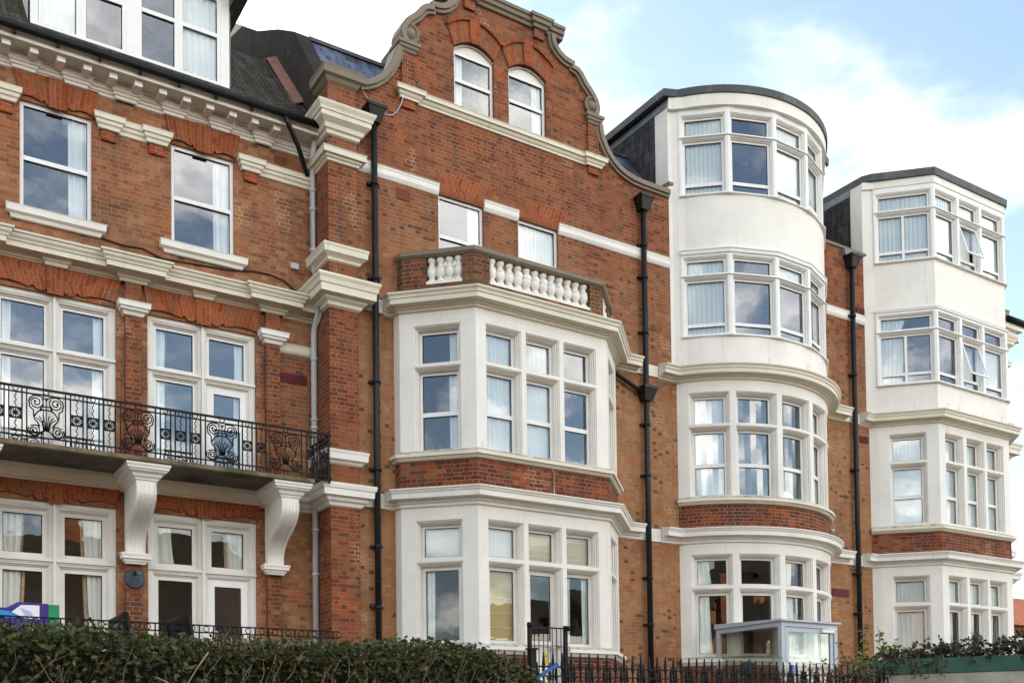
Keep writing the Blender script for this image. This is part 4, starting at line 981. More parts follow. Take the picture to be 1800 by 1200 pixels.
m2 = MB(); m2.lathe((20.2, -.05, 6.55), [(0, 0), (.05, 0), (.06, .07), (.03, .10), (0, .10)], 10); m2.build('security_light', M['greypipe'], Bh)
# rendered upper storeys: curved wall, flat facets at the windows
up = Path([(15.12, .0), (15.20, -.03)] + [tuple(q) for q in bwp.p[2:-2]] + [(20.10, -.03), (20.18, 0)])
FA = [-51.5, -30.8, -9.0, 11.5, 31., 51.5]
def facet(out): return Path([(BOW[0] + (BOW[2] + out) * math.sin(math.radians(a)), BOW[1] - (BOW[2] + out) * math.cos(math.radians(a))) for a in FA])
fp = facet(.035)
def up_storey(root, fpath, lights, z0, z1, rows, curs, opens=(), double=()):
    """projecting timber window band: lights (u0,u1,seg), rows (z0,z1,bars) from the top"""
    hs = []; jb = []
    for li, l in enumerate(lights):
        for ri, (c, d, hb) in enumerate(rows): hs.append((l[0], l[1], c, d)); jb.append((li, ri, hb, l[2]))
    m2 = MB(); wall_grid(m2, fpath, z0, z1, hs, [(0, 0), (0, .015), (.02, .022), (.02, .05), (.04, .06), (.04, .15)])
    ins = MB()
    sh = m2.build('window_band', M['frame'], root)
    for (a, b, c, d), (li, ri, hb, sg) in zip(hs, jb):
        a, b, d = a + .04, b - .04, d - .04
        cu = curs[li][ri]
        vb = [((a + b) / 2, .035)] if (li in double and ri == 1) else []
        if (li, ri) in opens:
            fr = window(root, fpath, a, b, c, d, .11, hb=hb, fw=.045, name='window', sg=sg, cur=None)
            for ch in list(fr.children):
                if ch.name.startswith(('pane', 'gasket')):
                    zc = sum(v.co.z for v in ch.data.vertices) / len(ch.data.vertices)
                    if zc > hb[0][0]: bpy.data.objects.remove(ch)
            zt = d - .045; h = zt - hb[0][0] - .03; th = math.radians(17)
            m3 = MB(); pm = MB(); t = .045
            def Q(u, s, o):   # s down from the hinge, o outward
                q = fpath.at(u, -.11 + math.sin(th) * s + math.cos(th) * o, sg); return P3(q, zt - math.cos(th) * s + math.sin(th) * o)
            def bx(u0, u1, s0, s1): m3.hexa([Q(u0, s1, .03), Q(u1, s1, .03), Q(u1, s1, 0), Q(u0, s1, 0), Q(u0, s0, .03), Q(u1, s0, .03), Q(u1, s0, 0), Q(u0, s0, 0)])
            ua, ub = a + .03, b - .03
            bx(ua, ub, 0, t); bx(ua, ub, h - t, h); bx(ua, ua + t, t, h - t); bx(ub - t, ub, t, h - t)
            sa = m3.build('open_sash', M['frame'], fr)
            pm.face([Q(ua + t, h - t, .02), Q(ub - t, h - t, .02), Q(ub - t, t, .02), Q(ua + t, t, .02)]); pm.build('pane', M['glass'], fr)
            curtain(fr, fpath, a + .03, b - .03, c + .04, d - .03, .26, 'pale', sg=sg)
        else:
            window(root, fpath, a, b, c, d, .10, hb=hb, vb=vb, fw=.045, name='window', sg=sg, cur=cu, gap=.08)
    m3 = MB(); sweep(m3, fpath, [(-.02, z0 - .045), (.05, z0 - .04), (.055, z0 - .02), (.0, z0 + .0)]); m3.build('window_sill', M['frame'], root)
    m3 = MB()
    sweep(m3, fpath, [(0, rows[1][1] + .005), (.03, rows[1][1] + .012), (.035, rows[0][0] - .035), (0, rows[0][0] - .012)]); m3.build('transom_moulding', M['frame'], root)
    return sh
def fl(path, n, m=.055):
    return [(path.u[i] + m, path.u[i + 1] - m, i) for i in range(n)]
m2 = MB(); wall_grid(m2, up, 9.72, 10.40); m2.build('render_wall', M['cream'], Bh); m2 = MB(); wall_grid(m2, up, 12.25, 13.545); m2.build('render_wall', M['cream'], Bh)
lo_u, hi_u = up.u[0], up.u[-1]
for z0, z1 in ((10.40, 12.25), (13.545, 15.50)):     # rendered end strips beside the window bands
    for pts in ([(15.12, 0), (15.20, -.03), fp.at(0, -.012)], [fp.at(fp.u[-1], -.012), (20.10, -.03), (20.18, 0)]):
        m2 = MB(); wall_grid(m2, Path([tuple(q) for q in pts]), z0, z1); m2.build('render_wall', M['cream'], Bh)
up_storey(Bh, fp, fl(fp, 5), 10.40, 12.24, [(11.76, 12.16, ()), (10.42, 11.70, [(10.655, .035)])], [('full', 'full'), (None, None), ('pale', None), ('r', 'r'), (None, None)])
m2 = MB(); sweep(m2, facet(.04), [(0, 12.20), (.03, 12.21), (.04, 12.27), (.06, 12.29), (.06, 12.305), (-.04, 12.33)]); m2.build('hood_moulding', M['frame'], Bh)
up_storey(Bh, fp, fl(fp, 5), 13.55, 15.47, [(14.87, 15.34, ()), (13.57, 14.81, [(13.80, .035)])], [('full', 'full'), (None, None), ('pale', 'pale'), ('full', 'full'), (None, None)])
m2 = MB(); sweep(m2, up, [(-.02, 15.46), (.09, 15.465), (.095, 15.72), (-.05, 15.722)]); m2.build('fascia', M['cream'], Bh)
ro = Path([(15.08, 3.0), (15.08, .0)] + [tuple(q) for q in bwp.p[1:-1]] + [(20.2, 0), (20.2, 3.0)])
m2 = MB(); sweep(m2, ro, [(.02, 15.723), (.13, 15.725), (.14, 15.88), (.0, 15.89)]); m2.face([P3(q, 15.885) for q in ro.p]); m2.build('flat_roof', M['felt'], Bh)
for nm, mt, xs_, ya, yb, za, zb in (('render_wall', 'cream', (15.12, 20.17), 0, .42, 13.5, 15.722), ('slate_cheek', 'slate_dark', (15.112, 20.178), .42, 3.0, 13.4, 15.56), ('lead_flashing', 'lead', (15.10, 20.19), 0, 3.0, 15.56, 15.72)):
    for x in xs_:
        m2 = MB(); q = [(x, ya, za), (x, ya, zb), (x, yb, zb), (x, yb, za)]; m2.face(q if x < 18 else q[::-1]); m2.build(nm, M[mt], Bh)
BWI = [(BOW[0] + 2.82 * math.sin(math.radians(a)), BOW[1] - 2.82 * math.cos(math.radians(a))) for a in range(-52, 53, 8)]
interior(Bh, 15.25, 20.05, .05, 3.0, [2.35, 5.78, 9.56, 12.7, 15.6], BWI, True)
vent(Bh, 20.2, 20.82, 5.01, 5.20, 0.)
m2 = MB(); sweep(m2, Path([(20.2, 0), (21.0, 0)]), [(o, z + .06) for o, z in SC]); m2.build('string_course', M['white'], Bh)
for z0, z1 in ((5.82, 6.09), (9.42, 9.66)):
    m2 = MB(); m2.box((20.785, -.03, z0), (20.99, -.001, z1)); m2.build('cornice_board', M['white'], Bh)
mcard = plain('cream card', (.80, .76, .62), .7, .04)
q0 = bow.at(bow.ua(2.5), -.32); m2 = MB(); m2.hexa([(q0.x - .22, q0.y - .02, 6.93), (q0.x + .2, q0.y + .03, 6.93), (q0.x + .19, q0.y + .05, 6.93), (q0.x - .23, q0.y, 6.93), (q0.x - .2, q0.y + .03, 7.10), (q0.x + .18, q0.y + .08, 7.08), (q0.x + .17, q0.y + .10, 7.08), (q0.x - .21, q0.y + .05, 7.10)])
tag(m2.build('card', mcard), 'low white card leaning inside the middle first-floor pane of the round bow', 'card')
q0 = bow.at(bow.ua(23.), -.32); m2 = MB(); m2.hexa([(q0.x - .10, q0.y - .06, 6.93), (q0.x + .12, q0.y + .05, 6.93), (q0.x + .11, q0.y + .07, 6.93), (q0.x - .11, q0.y - .04, 6.93), (q0.x - .10, q0.y, 7.28), (q0.x + .12, q0.y + .11, 7.28), (q0.x + .11, q0.y + .13, 7.28), (q0.x - .11, q0.y + .02, 7.28)])
tag(m2.build('card', mcard), 'tall cream card propped inside a first-floor pane of the round bow', 'card')

unseen_shade_roof(Bh, 15.1, 21.0, .4, 13.86)
# ================================================================= 4  house with the angled white bay
Ah = thing('terraced_house', 'brick house with white angled bay rising to a flat-roofed attic, far right of terrace', 'house', 'houses of the brick terrace', (24, 0, 2))
party_house(Ah, 21.005, 27.45, (21.95, 26.85))
AB = [(21.74, 0), (21.88, -.17), (22.90, -1.19), (25.92, -1.19), (26.94, -.17), (27.06, 0)]
ap = Path(AB); d0, d1, d2 = ap.u[1], ap.u[2], ap.u[3]; dl = d1 - d0
LT3 = [(d0 + .25, d0 + 1.15, 1)] + [(d1 + a - 22.9, d1 + b - 22.9, 2) for a, b in ((23.15, 23.91), (24.04, 24.80), (24.91, 25.66))] + [(d2 + dl - 1.15, d2 + dl - .25, 3)]
AIN = [(21.95, .0), (21.98, -.12), (22.95, -1.06), (25.87, -1.06), (26.84, -.12), (26.86, .0)]
bay_storey(Ah, ap, LT3, [(4.88, 5.57, ()), (3.335, 4.81, ())], 3.335, 5.82, 'white', [('full', 'full'), ('full', None), ('full', 'l'), ('full', 'l'), (None, None)], 'timber', fws=(.055, .07))
bay_storey(Ah, ap, LT3, [(8.44, 9.14, ()), (6.85, 8.38, [(7.55, .04)])], 6.842, 9.39, 'white', [('full', 'pale'), ('full', 'full'), ('full', 'full'), ('full', 'full'), (None, None)], 'frame', dz=.04)
m2 = MB(); wall_grid(m2, ap, 6.13, 6.67); m2.build('bay_brick_panel', M['brick_panel'], Ah); m2 = MB(); wall_grid(m2, ap, 1.4, 3.14); m2.build('bay_brick_panel', M['brick_panel'], Ah)
aext = Path([(21.36, 0)] + AB + [(27.36, 0)])
m2 = MB(); sweep(m2, aext, G_COR); m2.build('bay_cornice', M['white'], Ah)
m2 = MB(); sweep(m2, aext, F_COR); m2.build('bay_cornice', M['stone'], Ah)
m2 = MB(); sweep(m2, ap, SILL); m2.build('bay_sill', M['stone'], Ah)
m2 = MB(); sweep(m2, ap, SILLG); m2.build('bay_sill', M['white'], Ah)
au = Path([(21.66, .0)] + AB[1:5] + [(27.14, 0)])
fa = Path([(21.88 - .02, -.19), (22.89, -1.22), (25.93, -1.22), (26.96, -.19)])
m2 = MB(); wall_grid(m2, au, 9.72, 10.45); m2.build('render_wall', M['cream'], Ah); m2 = MB(); wall_grid(m2, au, 12.33, 13.58); m2.build('render_wall', M['cream'], Ah)
for z0, z1 in ((10.45, 12.33), (13.58, 15.55)):
    m2 = MB(); wall_grid(m2, Path([(21.66, 0), (21.868, -.15), (21.862, -.192)]), z0, z1); m2.build('render_wall', M['cream'], Ah); m2 = MB(); wall_grid(m2, Path([(26.958, -.192), (26.952, -.15), (27.14, 0)]), z0, z1); m2.build('render_wall', M['cream'], Ah)
e0, e1, e2, e3 = fa.u
FL3 = [(e0 + .05, e1 - .07, 0)] + [(e1 + a - 22.89, e1 + b - 22.89, 1) for a, b in ((22.95, 23.85), (23.94, 24.82), (24.91, 25.85))] + [(e2 + .07, e3 - .05, 2)]
up_storey(Ah, fa, FL3, 10.45, 12.32, [(11.82, 12.23, ()), (10.47, 11.76, [(10.71, .035)])], [('half', 'half'), (None, 'l'), (None, None), (None, 'full'), (None, None)], opens=((2, 1),), double=(0, 4))
m2 = MB(); sweep(m2, fa, [(0, 12.28), (.03, 12.29), (.04, 12.33), (.05, 12.345), (-.04, 12.36)]); m2.build('hood_moulding', M['frame'], Ah)
up_storey(Ah, fa, FL3, 13.60, 15.50, [(14.91, 15.37, ()), (13.62, 14.85, [(13.85, .035)])], [('full', 'full'), ('full', 'full'), ('full', None), ('full', 'full'), (None, None)], opens=((2, 1),), double=(0, 4))
m2 = MB(); sweep(m2, Path([(21.66, 0)] + AB[1:5] + [(27.14, 0)]), [(0, 15.50), (.05, 15.505), (.055, 15.68), (-.05, 15.682)]); m2.build('fascia', M['cream'], Ah)
ro = Path([(21.72, 3.0), (21.72, .0), (21.82, -.19), (22.88, -1.22), (25.94, -1.22), (27.0, -.19), (27.1, 0), (27.1, 3.0)])
m2 = MB(); sweep(m2, ro, [(.02, 15.683), (.07, 15.685), (.08, 15.86), (.0, 15.87)]); m2.face([P3(q, 15.866) for q in ro.p]); m2.build('flat_roof', M['felt'], Ah)
for nm, mt, ya, yb, za, zb, dx in (('render_wall', 'cream', 0, .36, 13.5, 15.68, 0), ('slate_cheek', 'slate_dark', .36, 3.0, 13.5, 15.5, .008), ('lead_flashing', 'lead', .36, 3.0, 15.5, 15.68, .02)):
    for x in (21.66 - dx, 27.14 + dx):
        m2 = MB(); q = [(x, ya, za), (x, ya, zb), (x, yb, zb), (x, yb, za)]; m2.face(q if x < 24 else q[::-1]); m2.build(nm, M[mt], Ah)
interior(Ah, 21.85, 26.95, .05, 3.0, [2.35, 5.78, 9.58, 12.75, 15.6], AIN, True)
m2 = MB(); sweep(m2, Path([(21.01, 0), (21.66, 0)]), [(o, z + .06) for o, z in SC]); m2.build('string_course', M['white'], Ah)
vent(Ah, 21.33, 21.66, 12.29, 12.44, 0.); vent(Ah, 21.35, 21.70, 8.98, 9.14, 0.)
for z0, z1 in ((5.82, 6.09), (9.42, 9.66)):
    m2 = MB(); m2.box((21.01, -.03, z0), (21.355, -.001, z1)); m2.build('cornice_board', M['white'], Ah)
downpipe(Ah, 21.08, -.11, 1.6, 13.4, (13.62,), joints=(4.6, 5.6, 8.2, 10.6, 12.1), r=.062)
m2 = MB(); m2.box((20.86, -.10, 13.63), (21.3, -.003, 13.80)); m2.build('lead_chute', M['lead'], Ah)

unseen_shade_roof(Ah, 21.0, 27.55, .4, 13.86)
# end pier of the terrace with its bracketed eaves
pier(Ah, 27.10, 27.58, .3)
m2 = MB(); wall_grid(m2, Path([(27.58, 0.), (27.58, 9.)]), 2.0, 12.9); m2.build('end_wall', M['brick_red'], Ah)
m2 = MB(); m2.box((27.2, -.34, 13.05), (28.2, 9, 13.2)); m2.box((27.2, -.22, 12.92), (28.05, 9, 13.049))
for k in range(3): m2.box((27.66 + k * .16, -.30, 12.74), (27.76 + k * .16, -.05, 12.919))
for k in range(10): m2.box((27.6, .3 + k * .5, 12.74), (28.0, .48 + k * .5, 12.919))
m2.box((27.585, -.1, 12.55), (27.72, 9, 12.739)); m2.build('eaves', M['cream'], Ah)
m2 = MB(); m2.tube([(27.3, -.42, 13.26), (28.24, -.42, 13.26), (28.28, -.38, 13.26), (28.28, 9, 13.26)], .075, 12); m2.build('gutter', M['black'], Ah)
m2 = MB(); m2.face([(27.2, -.4, 13.3), (28.26, -.4, 13.3), (27.2, 1.0, 14.4)]); m2.face([(28.26, -.4, 13.3), (28.26, 9, 13.3), (27.2, 9, 14.4), (27.2, 1.0, 14.4)]); m2.build('eaves_roof', M['slate_moss'], Ah)

rs = random.Random(4)
wire = plain('stainless wire', (.32, .30, .27), .5, .1)
def spikes(root, pts):
    for x, y, z in pts:
        for k in range(2):
            m2 = MB(); a = x + k * .045 + rs.uniform(-.01, .01); m2.tube([(a, y, z), (a + rs.uniform(-.035, .035), y - rs.uniform(-.01, .03), z + rs.uniform(.10, .15))], .0024, 4); m2.build('bird_spike', wire, root)
spikes(L, [(x, YL - .12, 8.87) for x in (3.66, 3.98, 6.04, 6.35)] + [(x, YL - .05, 11.89) for x in (3.38, 4.28, 5.8, 6.05, 2.0)] + [(x, YL - .3, 9.5) for x in (2.9, 3.95, 5.3, 6.38, 4.6)] + [(5.6, YL - .06, 10.06), (3.25, YL - .06, 10.05)])
spikes(Gh, [(x, -.36, 12.84) for x in (7.0, 7.5)] + [(x, -.24, 12.14) for x in (6.98, 7.45, 7.58)] + [(7.1, -.3, 10.38), (7.5, -.4, 9.78), (7.0, -.4, 9.78), (7.45, -.2, 13.66), (7.2, -.2, 13.66), (7.3, -.24, 6.74)] + [(x, -.1, 13.78) for x in (8.6, 8.8, 12.9, 13.1)] + [(x, -1.45, 9.68) for x in (9.5, 10.2, 11.0, 11.8, 12.3)] + [(x, -1.3, 6.80) for x in (9.4, 10.4, 11.25)] + [(13.9, -.25, 9.68)])
spikes(Bh, [(x, -.28, 9.70) for x in (14.95, 15.1)] + [(BOW[0] + 3.2 * math.sin(a), BOW[1] - 3.2 * math.cos(a), 9.69) for a in (-.62, -.3, .05, .3, .5)])
spikes(Ah, [(x, -1.42, 9.70) for x in (22.9, 23.4, 24.4, 25.2, 25.9)])
# ================================================================= setting: ground, garden walls, far house
M['asphalt'] = plain('asphalt', (.05, .05, .052), .9, .2, 8., bump=.4, bscale=120.)
M['soil'] = plain('garden soil', (.07, .05, .035), 1., .3, 5., (.05, .07, .02), (.5, .6), bump=.5)
M['paving'] = plain('grey paving', (.30, .29, .27), .9, .15, 3., (.2, .2, .18), (.5, .7))
M['rubble'] = plain('pale rendered wall', (.42, .38, .31), .95, .2, 3., (.25, .22, .17), (.5, .7), bump=.4)
m2 = MB(); m2.face([(-900, -900, 0), (900, -900, 0), (900, 900, 0), (-900, 900, 0)]); struct(m2.build('ground', M['asphalt']))
m2 = MB(); m2.box((-12, -10.55, 0.004), (30, 0.0, 1.5)); struct(m2.build('garden_ground', M['soil']))
m2 = MB(); m2.box((-12, -2.9, 1.504), (7.0, .58, 2.42)); m2.box((7.0, -2.4, 1.504), (14.2, -.02, 2.2)); m2.box((14.6, -4.2, 1.504), (29, -.02, 1.9)); struct(m2.build('terrace_paving', M['paving']))
m2 = MB(); m2.box((-12, -10.8, 0.004), (9.4, -10.56, 1.55)); m2.box((-12, -10.85, 1.551), (9.4, -10.52, 1.62)); w_ = m2.build('garden_wall', M['rubble']); tag(w_, 'low pale garden wall along the street in front of the hedge', 'wall')
# far red house behind the end of the terrace
Fh = thing('far_house', 'distant red brick house with an orange tiled roof, beyond the right end of the terrace', 'house', None, (68, 26, 0))
def place(o, root): o.parent = root; o.matrix_parent_inverse = Matrix.Translation(-Vector(root.location)); return o
m2 = MB(); m2.box((60, 22, 0), (76, 30, 8.6)); m2.build('wall', M['brick_red'], Fh)
m2 = MB(); m2.hexa([(59.6, 21.6, 8.6), (76.4, 21.6, 8.6), (76.4, 30.4, 8.6), (59.6, 30.4, 8.6), (60, 25.5, 11.2), (76, 25.5, 11.2), (76, 26.5, 11.2), (60, 26.5, 11.2)]); m2.build('roof', plain('orange roof tile', (.42, .13, .06), .85, .2, 2.), Fh)
for k in range(9):
    m2 = MB(); x = 60.8 + k * 1.75; m2.box((x, 21.94, 6.2), (x + 1.0, 21.995, 7.8)); f_ = m2.build('window', M['frame'], Fh); m3 = MB(); m3.box((x + .1, 21.925, 6.3), (x + .9, 21.938, 7.7)); m3.build('pane', M['black'], f_)
# houses across the street, seen only as reflections
for k, (x0, w, h, mt) in enumerate(((-34, 13, 12.5, 'brick_tan'), (-20, 14, 13.5, 'brick_red'), (-5, 12, 12.0, 'mossrender'), (8, 15, 13.0, 'mossrender'), (24, 12, 12.0, 'brick_tan'), (37, 13, 9.5, 'cream'), (51, 14, 10.5, 'stone'))):
    o = thing('street_house', ['buff brick house across the street, furthest left of its row', 'red brick house across the street, second in its row', 'dark stone house across the street next to the red one', 'dark stone house across the street next to a buff one', 'buff brick house across the street beside a white one', 'white painted house across the street beside a buff one', 'cream painted house across the street, last of its row'][k], 'house', 'houses across the street', (x0 + w / 2, -52, 0))
    m2 = MB(); m2.box((x0, -60, 0), (x0 + w, -52, h)); m2.build('wall', M[mt], o)
    m2 = MB(); m2.hexa([(x0 - .3, -60.3, h), (x0 + w + .3, -60.3, h), (x0 + w + .3, -51.7, h), (x0 - .3, -51.7, h), (x0, -56.4, h + 3.2), (x0 + w, -56.4, h + 3.2), (x0 + w, -55.6, h + 3.2), (x0, -55.6, h + 3.2)]); r_ = m2.build('roof', M['slate_moss'], o)
    m2 = MB(); m2.box((x0 + w * .3, -56.6, h + 2), (x0 + w * .3 + 1.4, -55.4, h + 4.6)); m2.build('chimney', M['brick_red'], r_)
    for i in range(4):
        for j in range(4):
            m2 = MB(); x = x0 + w * (i + .5) / 4; z = 1 + j * 2.9; m2.box((x - .6, -51.99, z), (x + .6, -51.95, z + 1.6)); m2.build('window', M['black'], o)

# ================================================================= garden things
# iron spear railing
RY = -8.0
sr = thing('spear_railing', 'black iron spear-topped railing running along the garden behind the hedge', 'railing', None, (7, RY, 1.5))
def spear(zt, r=.0125):
    m2 = MB(); m2.tube([(0, 0, 1.5), (0, 0, zt - .17)], r, 6); m2.lathe((0, 0, zt - .17), [(.0135, -.02), (.019, -.012), (.0135, -.004), (.022, .006), (.021, .012), (.014, .09), (.007, .168), (0, .17)], 8)
    return m2
sp = None; NB = 90; xs = [4.55 + .1205 * k for k in range(NB)]
m_big = spear(2.515); m_sm = spear(2.405, .0095)
ob = m_big.build('railing_bar', M['black'], sr); os_ = None
ob.location = (xs[0] , RY, 0); 
def dupp(o, x, y):
    c = o.copy(); C.objects.link(c); c.parent = o.parent; c.location = (x, y, 0); return c
for x in xs[1:]: dupp(ob, x, RY)
k = 0
for x in xs[::2]:
    for s in (-.04, .04):
        if k >= 92: break
        if os_ is None: os_ = m_sm.build('dog_bar', M['black'], sr); os_.location = (x + s, RY, 0)
        else: dupp(os_, x + s, RY)
        k += 1
m2 = MB(); m2.box((4.4, RY - .012, 2.352), (15.5, RY + .012, 2.368)); m2.box((4.4, RY - .012, 2.255), (15.5, RY + .012, 2.268)); m2.box((4.4, RY - .012, 1.6), (15.5, RY + .012, 1.613)); m2.build('rail', M['black'], sr)
for x in (4.46, 5.97):
    m2 = MB(); m2.box((x - .035, RY - .035, 1.5), (x + .035, RY + .035, 2.53)); m2.box((x - .05, RY - .05, 2.531), (x + .05, RY + .05, 2.548)); m2.build('post', M['black'], sr)
# stair gate in front of the french door
sg_ = thing('stair_gate', 'tall black iron gate of thin plain bars in front of the white french door', 'gate', None, (10.15, -2.2, 2.2))
m2 = MB(); X0, X1 = 9.80, 10.56
for x in (X0, X1): m2 = MB(); m2.box((x - .03, -2.23, 1.9), (x + .03, -2.17, 3.58)); m2.build('post', M['black'], sg_)
m2 = MB(); m2.box((X0 + .031, -2.21, 3.52), (X1 - .031, -2.19, 3.545)); m2.box((X0 + .031, -2.21, 2.2), (X1 - .031, -2.19, 2.225))
m2.build('rail', M['black'], sg_)
for k in range(7):
    x = X0 + .1 + k * .094; m2 = MB(); m2.tube([(x, -2.2, 2.0), (x, -2.2, 3.52)], .009, 6); m2.build('bar', M['black'], sg_)
m2 = MB(); m2.tube([(X0 - .07, -2.26, 3.56), (X0 + .02, -2.26, 3.56)], .045, 8); m2.build('hinge', M['black'], sg_); m2 = MB(); m2.tube([(X1 - .04, -2.26, 3.53), (X1 + .05, -2.26, 3.53)], .045, 8); m2.build('hinge', M['black'], sg_)
m2 = MB(); m2.box((10.06, -2.212, 2.86), (10.16, -2.2105, 3.06)); m2.lathe((10.11, -2.211, 3.06), [(0, .0015), (.05, .0015), (.05, 0)], 12, 'y'); m2.build('notice', plain('brass yellow plate', (.66, .42, .06), .4, .1), sg_)
# low scroll railing on the left terrace
tr = thing('terrace_railing', 'low black iron railing with ring ornaments on the terrace under the balcony', 'railing', None, (4, -2.5, 2.4))
m2 = MB(); ZT = 3.25
for z in (ZT, ZT - .1, 2.5): m2.box((1.0, -2.515, z - .009), (6.15, -2.485, z + .009))
m2.build('rail', M['black'], tr)
for k in range(26):
    x = 1.05 + k * .2; m2 = MB(); m2.box((x - .008, -2.51, 2.42), (x + .008, -2.49, ZT)); m2.tube([(x + .1 + .04 * math.cos(a * PI / 6), -2.5, ZT - .05 + .04 * math.sin(a * PI / 6)) for a in range(13)], .007, 5, False); m2.build('baluster', M['black'], tr)
# benches of black wicker
def bench(x, label, ya=-1.45, yb=-2.55, h=3.36):
    b = thing('wicker_bench', label, 'bench', 'black wicker benches', (x + .3, (ya + yb) / 2, 2.42))
    m2 = MB(); n = 40
    for k in range(n):
        y0_, y1_ = yb + (ya - yb) * k / n, yb + (ya - yb) * (k + .86) / n
        m2.hexa([(x + .10, y0_, 2.8), (x + .13, y0_, 2.8), (x + .13, y1_, 2.8), (x + .10, y1_, 2.8), (x, y0_, h - .02), (x + .03, y0_, h - .02), (x + .03, y1_, h - .02), (x, y1_, h - .02)])
    m2.tube([(x + .115, yb, 2.6), (x + .02, yb, h - .06), (x + .01, yb + .05, h), (x + .01, ya - .05, h), (x + .02, ya, h - .06), (x + .115, ya, 2.6)], .03, 8); m2.build('backrest', M['black'], b)
    m2 = MB(); m2.box((x + .12, yb, 2.75), (x + .65, ya, 2.83)); m2.build('seat', M['black'], b)
    for yy in (ya - .04, yb + .04):
        for xx in (x + .14, x + .6): m2 = MB(); m2.box((xx - .025, yy - .025, 2.42), (xx + .025, yy + .025, 2.76)); m2.build('leg', M['black'], b)
bench(3.06, 'black wicker bench backed against the red brick pilaster with the plaque')
bench(3.80, 'black wicker bench in front of the ground-floor window beside the garden door', -1.75, -2.85, 3.35)
# painted play board shaped like a lorry
pb = thing('play_board', 'purple and blue lorry-shaped play board with green end post under the left window', 'play board', None, (1.4, -1.5, 2.42))
mp = plain('purple gloss board', (.045, .02, .19), .35, .1); mbl = plain('bright blue paint', (.02, .26, .62), .35, .1); mwh = plain('white gloss paint', (.8, .8, .82), .35, .03); mgr = plain('green gloss paint', (.01, .25, .09), .4, .1); mye = plain('yellow gloss paint', (.75, .66, .02), .4, .1); mrd = plain('orange red gloss paint', (.55, .12, .05), .4, .1)
m2 = MB(); ol = [(-.4, 2.9), (2.24, 2.9), (2.24, 3.555), (1.86, 3.56), (1.72, 3.475), (-.4, 3.49)]; prism(m2, ol, -1.53, -1.47); m2.build('board', mp, pb)
m2 = MB(); prism(m2, [(-.4, 3.31), (2.12, 3.345), (2.10, 3.36), (1.75, 3.425), (1.70, 3.435), (-.4, 3.46)], -1.535, -1.531); m2.build('stripe', mbl, pb)
m2 = MB(); prism(m2, [(1.78, 3.42), (1.90, 3.52), (2.13, 3.525), (2.13, 3.335), (1.95, 3.34)], -1.54, -1.536); q_ = m2.build('cab_window', mwh, pb)
m3 = MB()
for j in range(4):
    z = 3.475 - j * .028
    m3.tube([(1.89 + j * .015 + .01 * i, -1.543, z - .004 * i + .005 * math.sin(i * 2.1)) for i in range(15)], .003, 4)
m3.build('lettering', mbl, q_)
m2 = MB(); m2.box((2.245, -1.54, 2.5), (2.385, -1.46, 3.545)); m2.build('end_post', mgr, pb)
m2 = MB(); m2.box((1.19, -1.58, 2.6), (1.255, -1.541, 3.545)); m2.build('white_post', mwh, pb)
for x in (.75, .9, 1.08): m2 = MB(); m2.lathe((x, -1.534, 3.39), [(.05, 0), (.05, .004), (0, .004)], 16, 'y'); m2.build('white_dot', mwh, pb)
for x, mm in ((.52, mrd), (.95, mye), (1.32, mgr), (1.68, mgr), (2.03, mwh)):
    m2 = MB(); m2.lathe((x, -1.531, 3.16), [(.10, 0), (.10, .03), (.075, .035), (.075, .01), (0, .01)], 18, 'y'); w_ = m2.build('wheel', M['black'], pb); m3 = MB(); m3.lathe((x, -1.545, 3.16), [(.07, 0), (.06, .02), (0, .025)], 14, 'y'); m3.build('hub', mm, w_)
# glass entrance porch
gp = thing('glass_porch', 'grey framed glass entrance porch standing before the round bow', 'porch', None, (16.6, -1.5, 1.9))
PX0, PX1, PY0, PY1, PZ = 15.75, 17.43, -2.44, -.62, 3.93
m2 = MB()
for x in (PX0 + .05, PX1 - .05): m2.box((x - .05, PY0, 1.9), (x + .05, PY0 + .10, PZ - .12))
m2.box((PX0, PY1 - .05, 1.9), (PX0 + .07, PY1 + .05, PZ - .12)); m2.box((PX1 - .07, PY1 - .05, 1.9), (PX1, PY1 + .05, PZ - .12))
m2.build('post', M['alu'], gp)
m2 = MB(); m2.box((PX0, PY0, PZ - .119), (PX1, PY0 + .1, PZ - .02)); m2.box((PX0, PY0 + .101, PZ - .119), (PX0 + .07, PY1 + .05, PZ - .02)); m2.box((PX1 - .07, PY0 + .101, PZ - .119), (PX1, PY1 + .05, PZ - .02))
m2.box((PX0 + .002, PY0 + .101, 1.9), (PX0 + .068, PY1 - .051, 2.02)); m2.build('frame', M['alu'], gp)
m2 = MB(); m2.hexa([(PX0 - .05, PY0 - .06, PZ - .019), (PX1 + .05, PY0 - .06, PZ - .019), (PX1 + .05, PY1 + .06, PZ - .019), (PX0 - .05, PY1 + .06, PZ - .019), (PX0 - .05, PY0 - .06, PZ + .02), (PX1 + .05, PY0 - .06, PZ + .02), (PX1 + .05, PY1 + .06, PZ + .09), (PX0 - .05, PY1 + .06, PZ + .09)]); m2.build('roof', M['alu'], gp)
m2 = MB(); m2.box((PX0 + .03, PY0 + .101, 2.021), (PX0 + .036, PY1 - .051, PZ - .121)); m2.build('side_pane', M['porch_glass'], gp)
m2 = MB(); m2.box((PX1 - .036, PY0 + .101, 2.021), (PX1 - .03, PY1 - .051, PZ - .121)); m2.build('side_pane', M['porch_glass'], gp)
m2 = MB(); a, b, z0, z1 = PX0 + .13, PX1 - .12, 1.92, PZ - .13; y = PY0 + .02
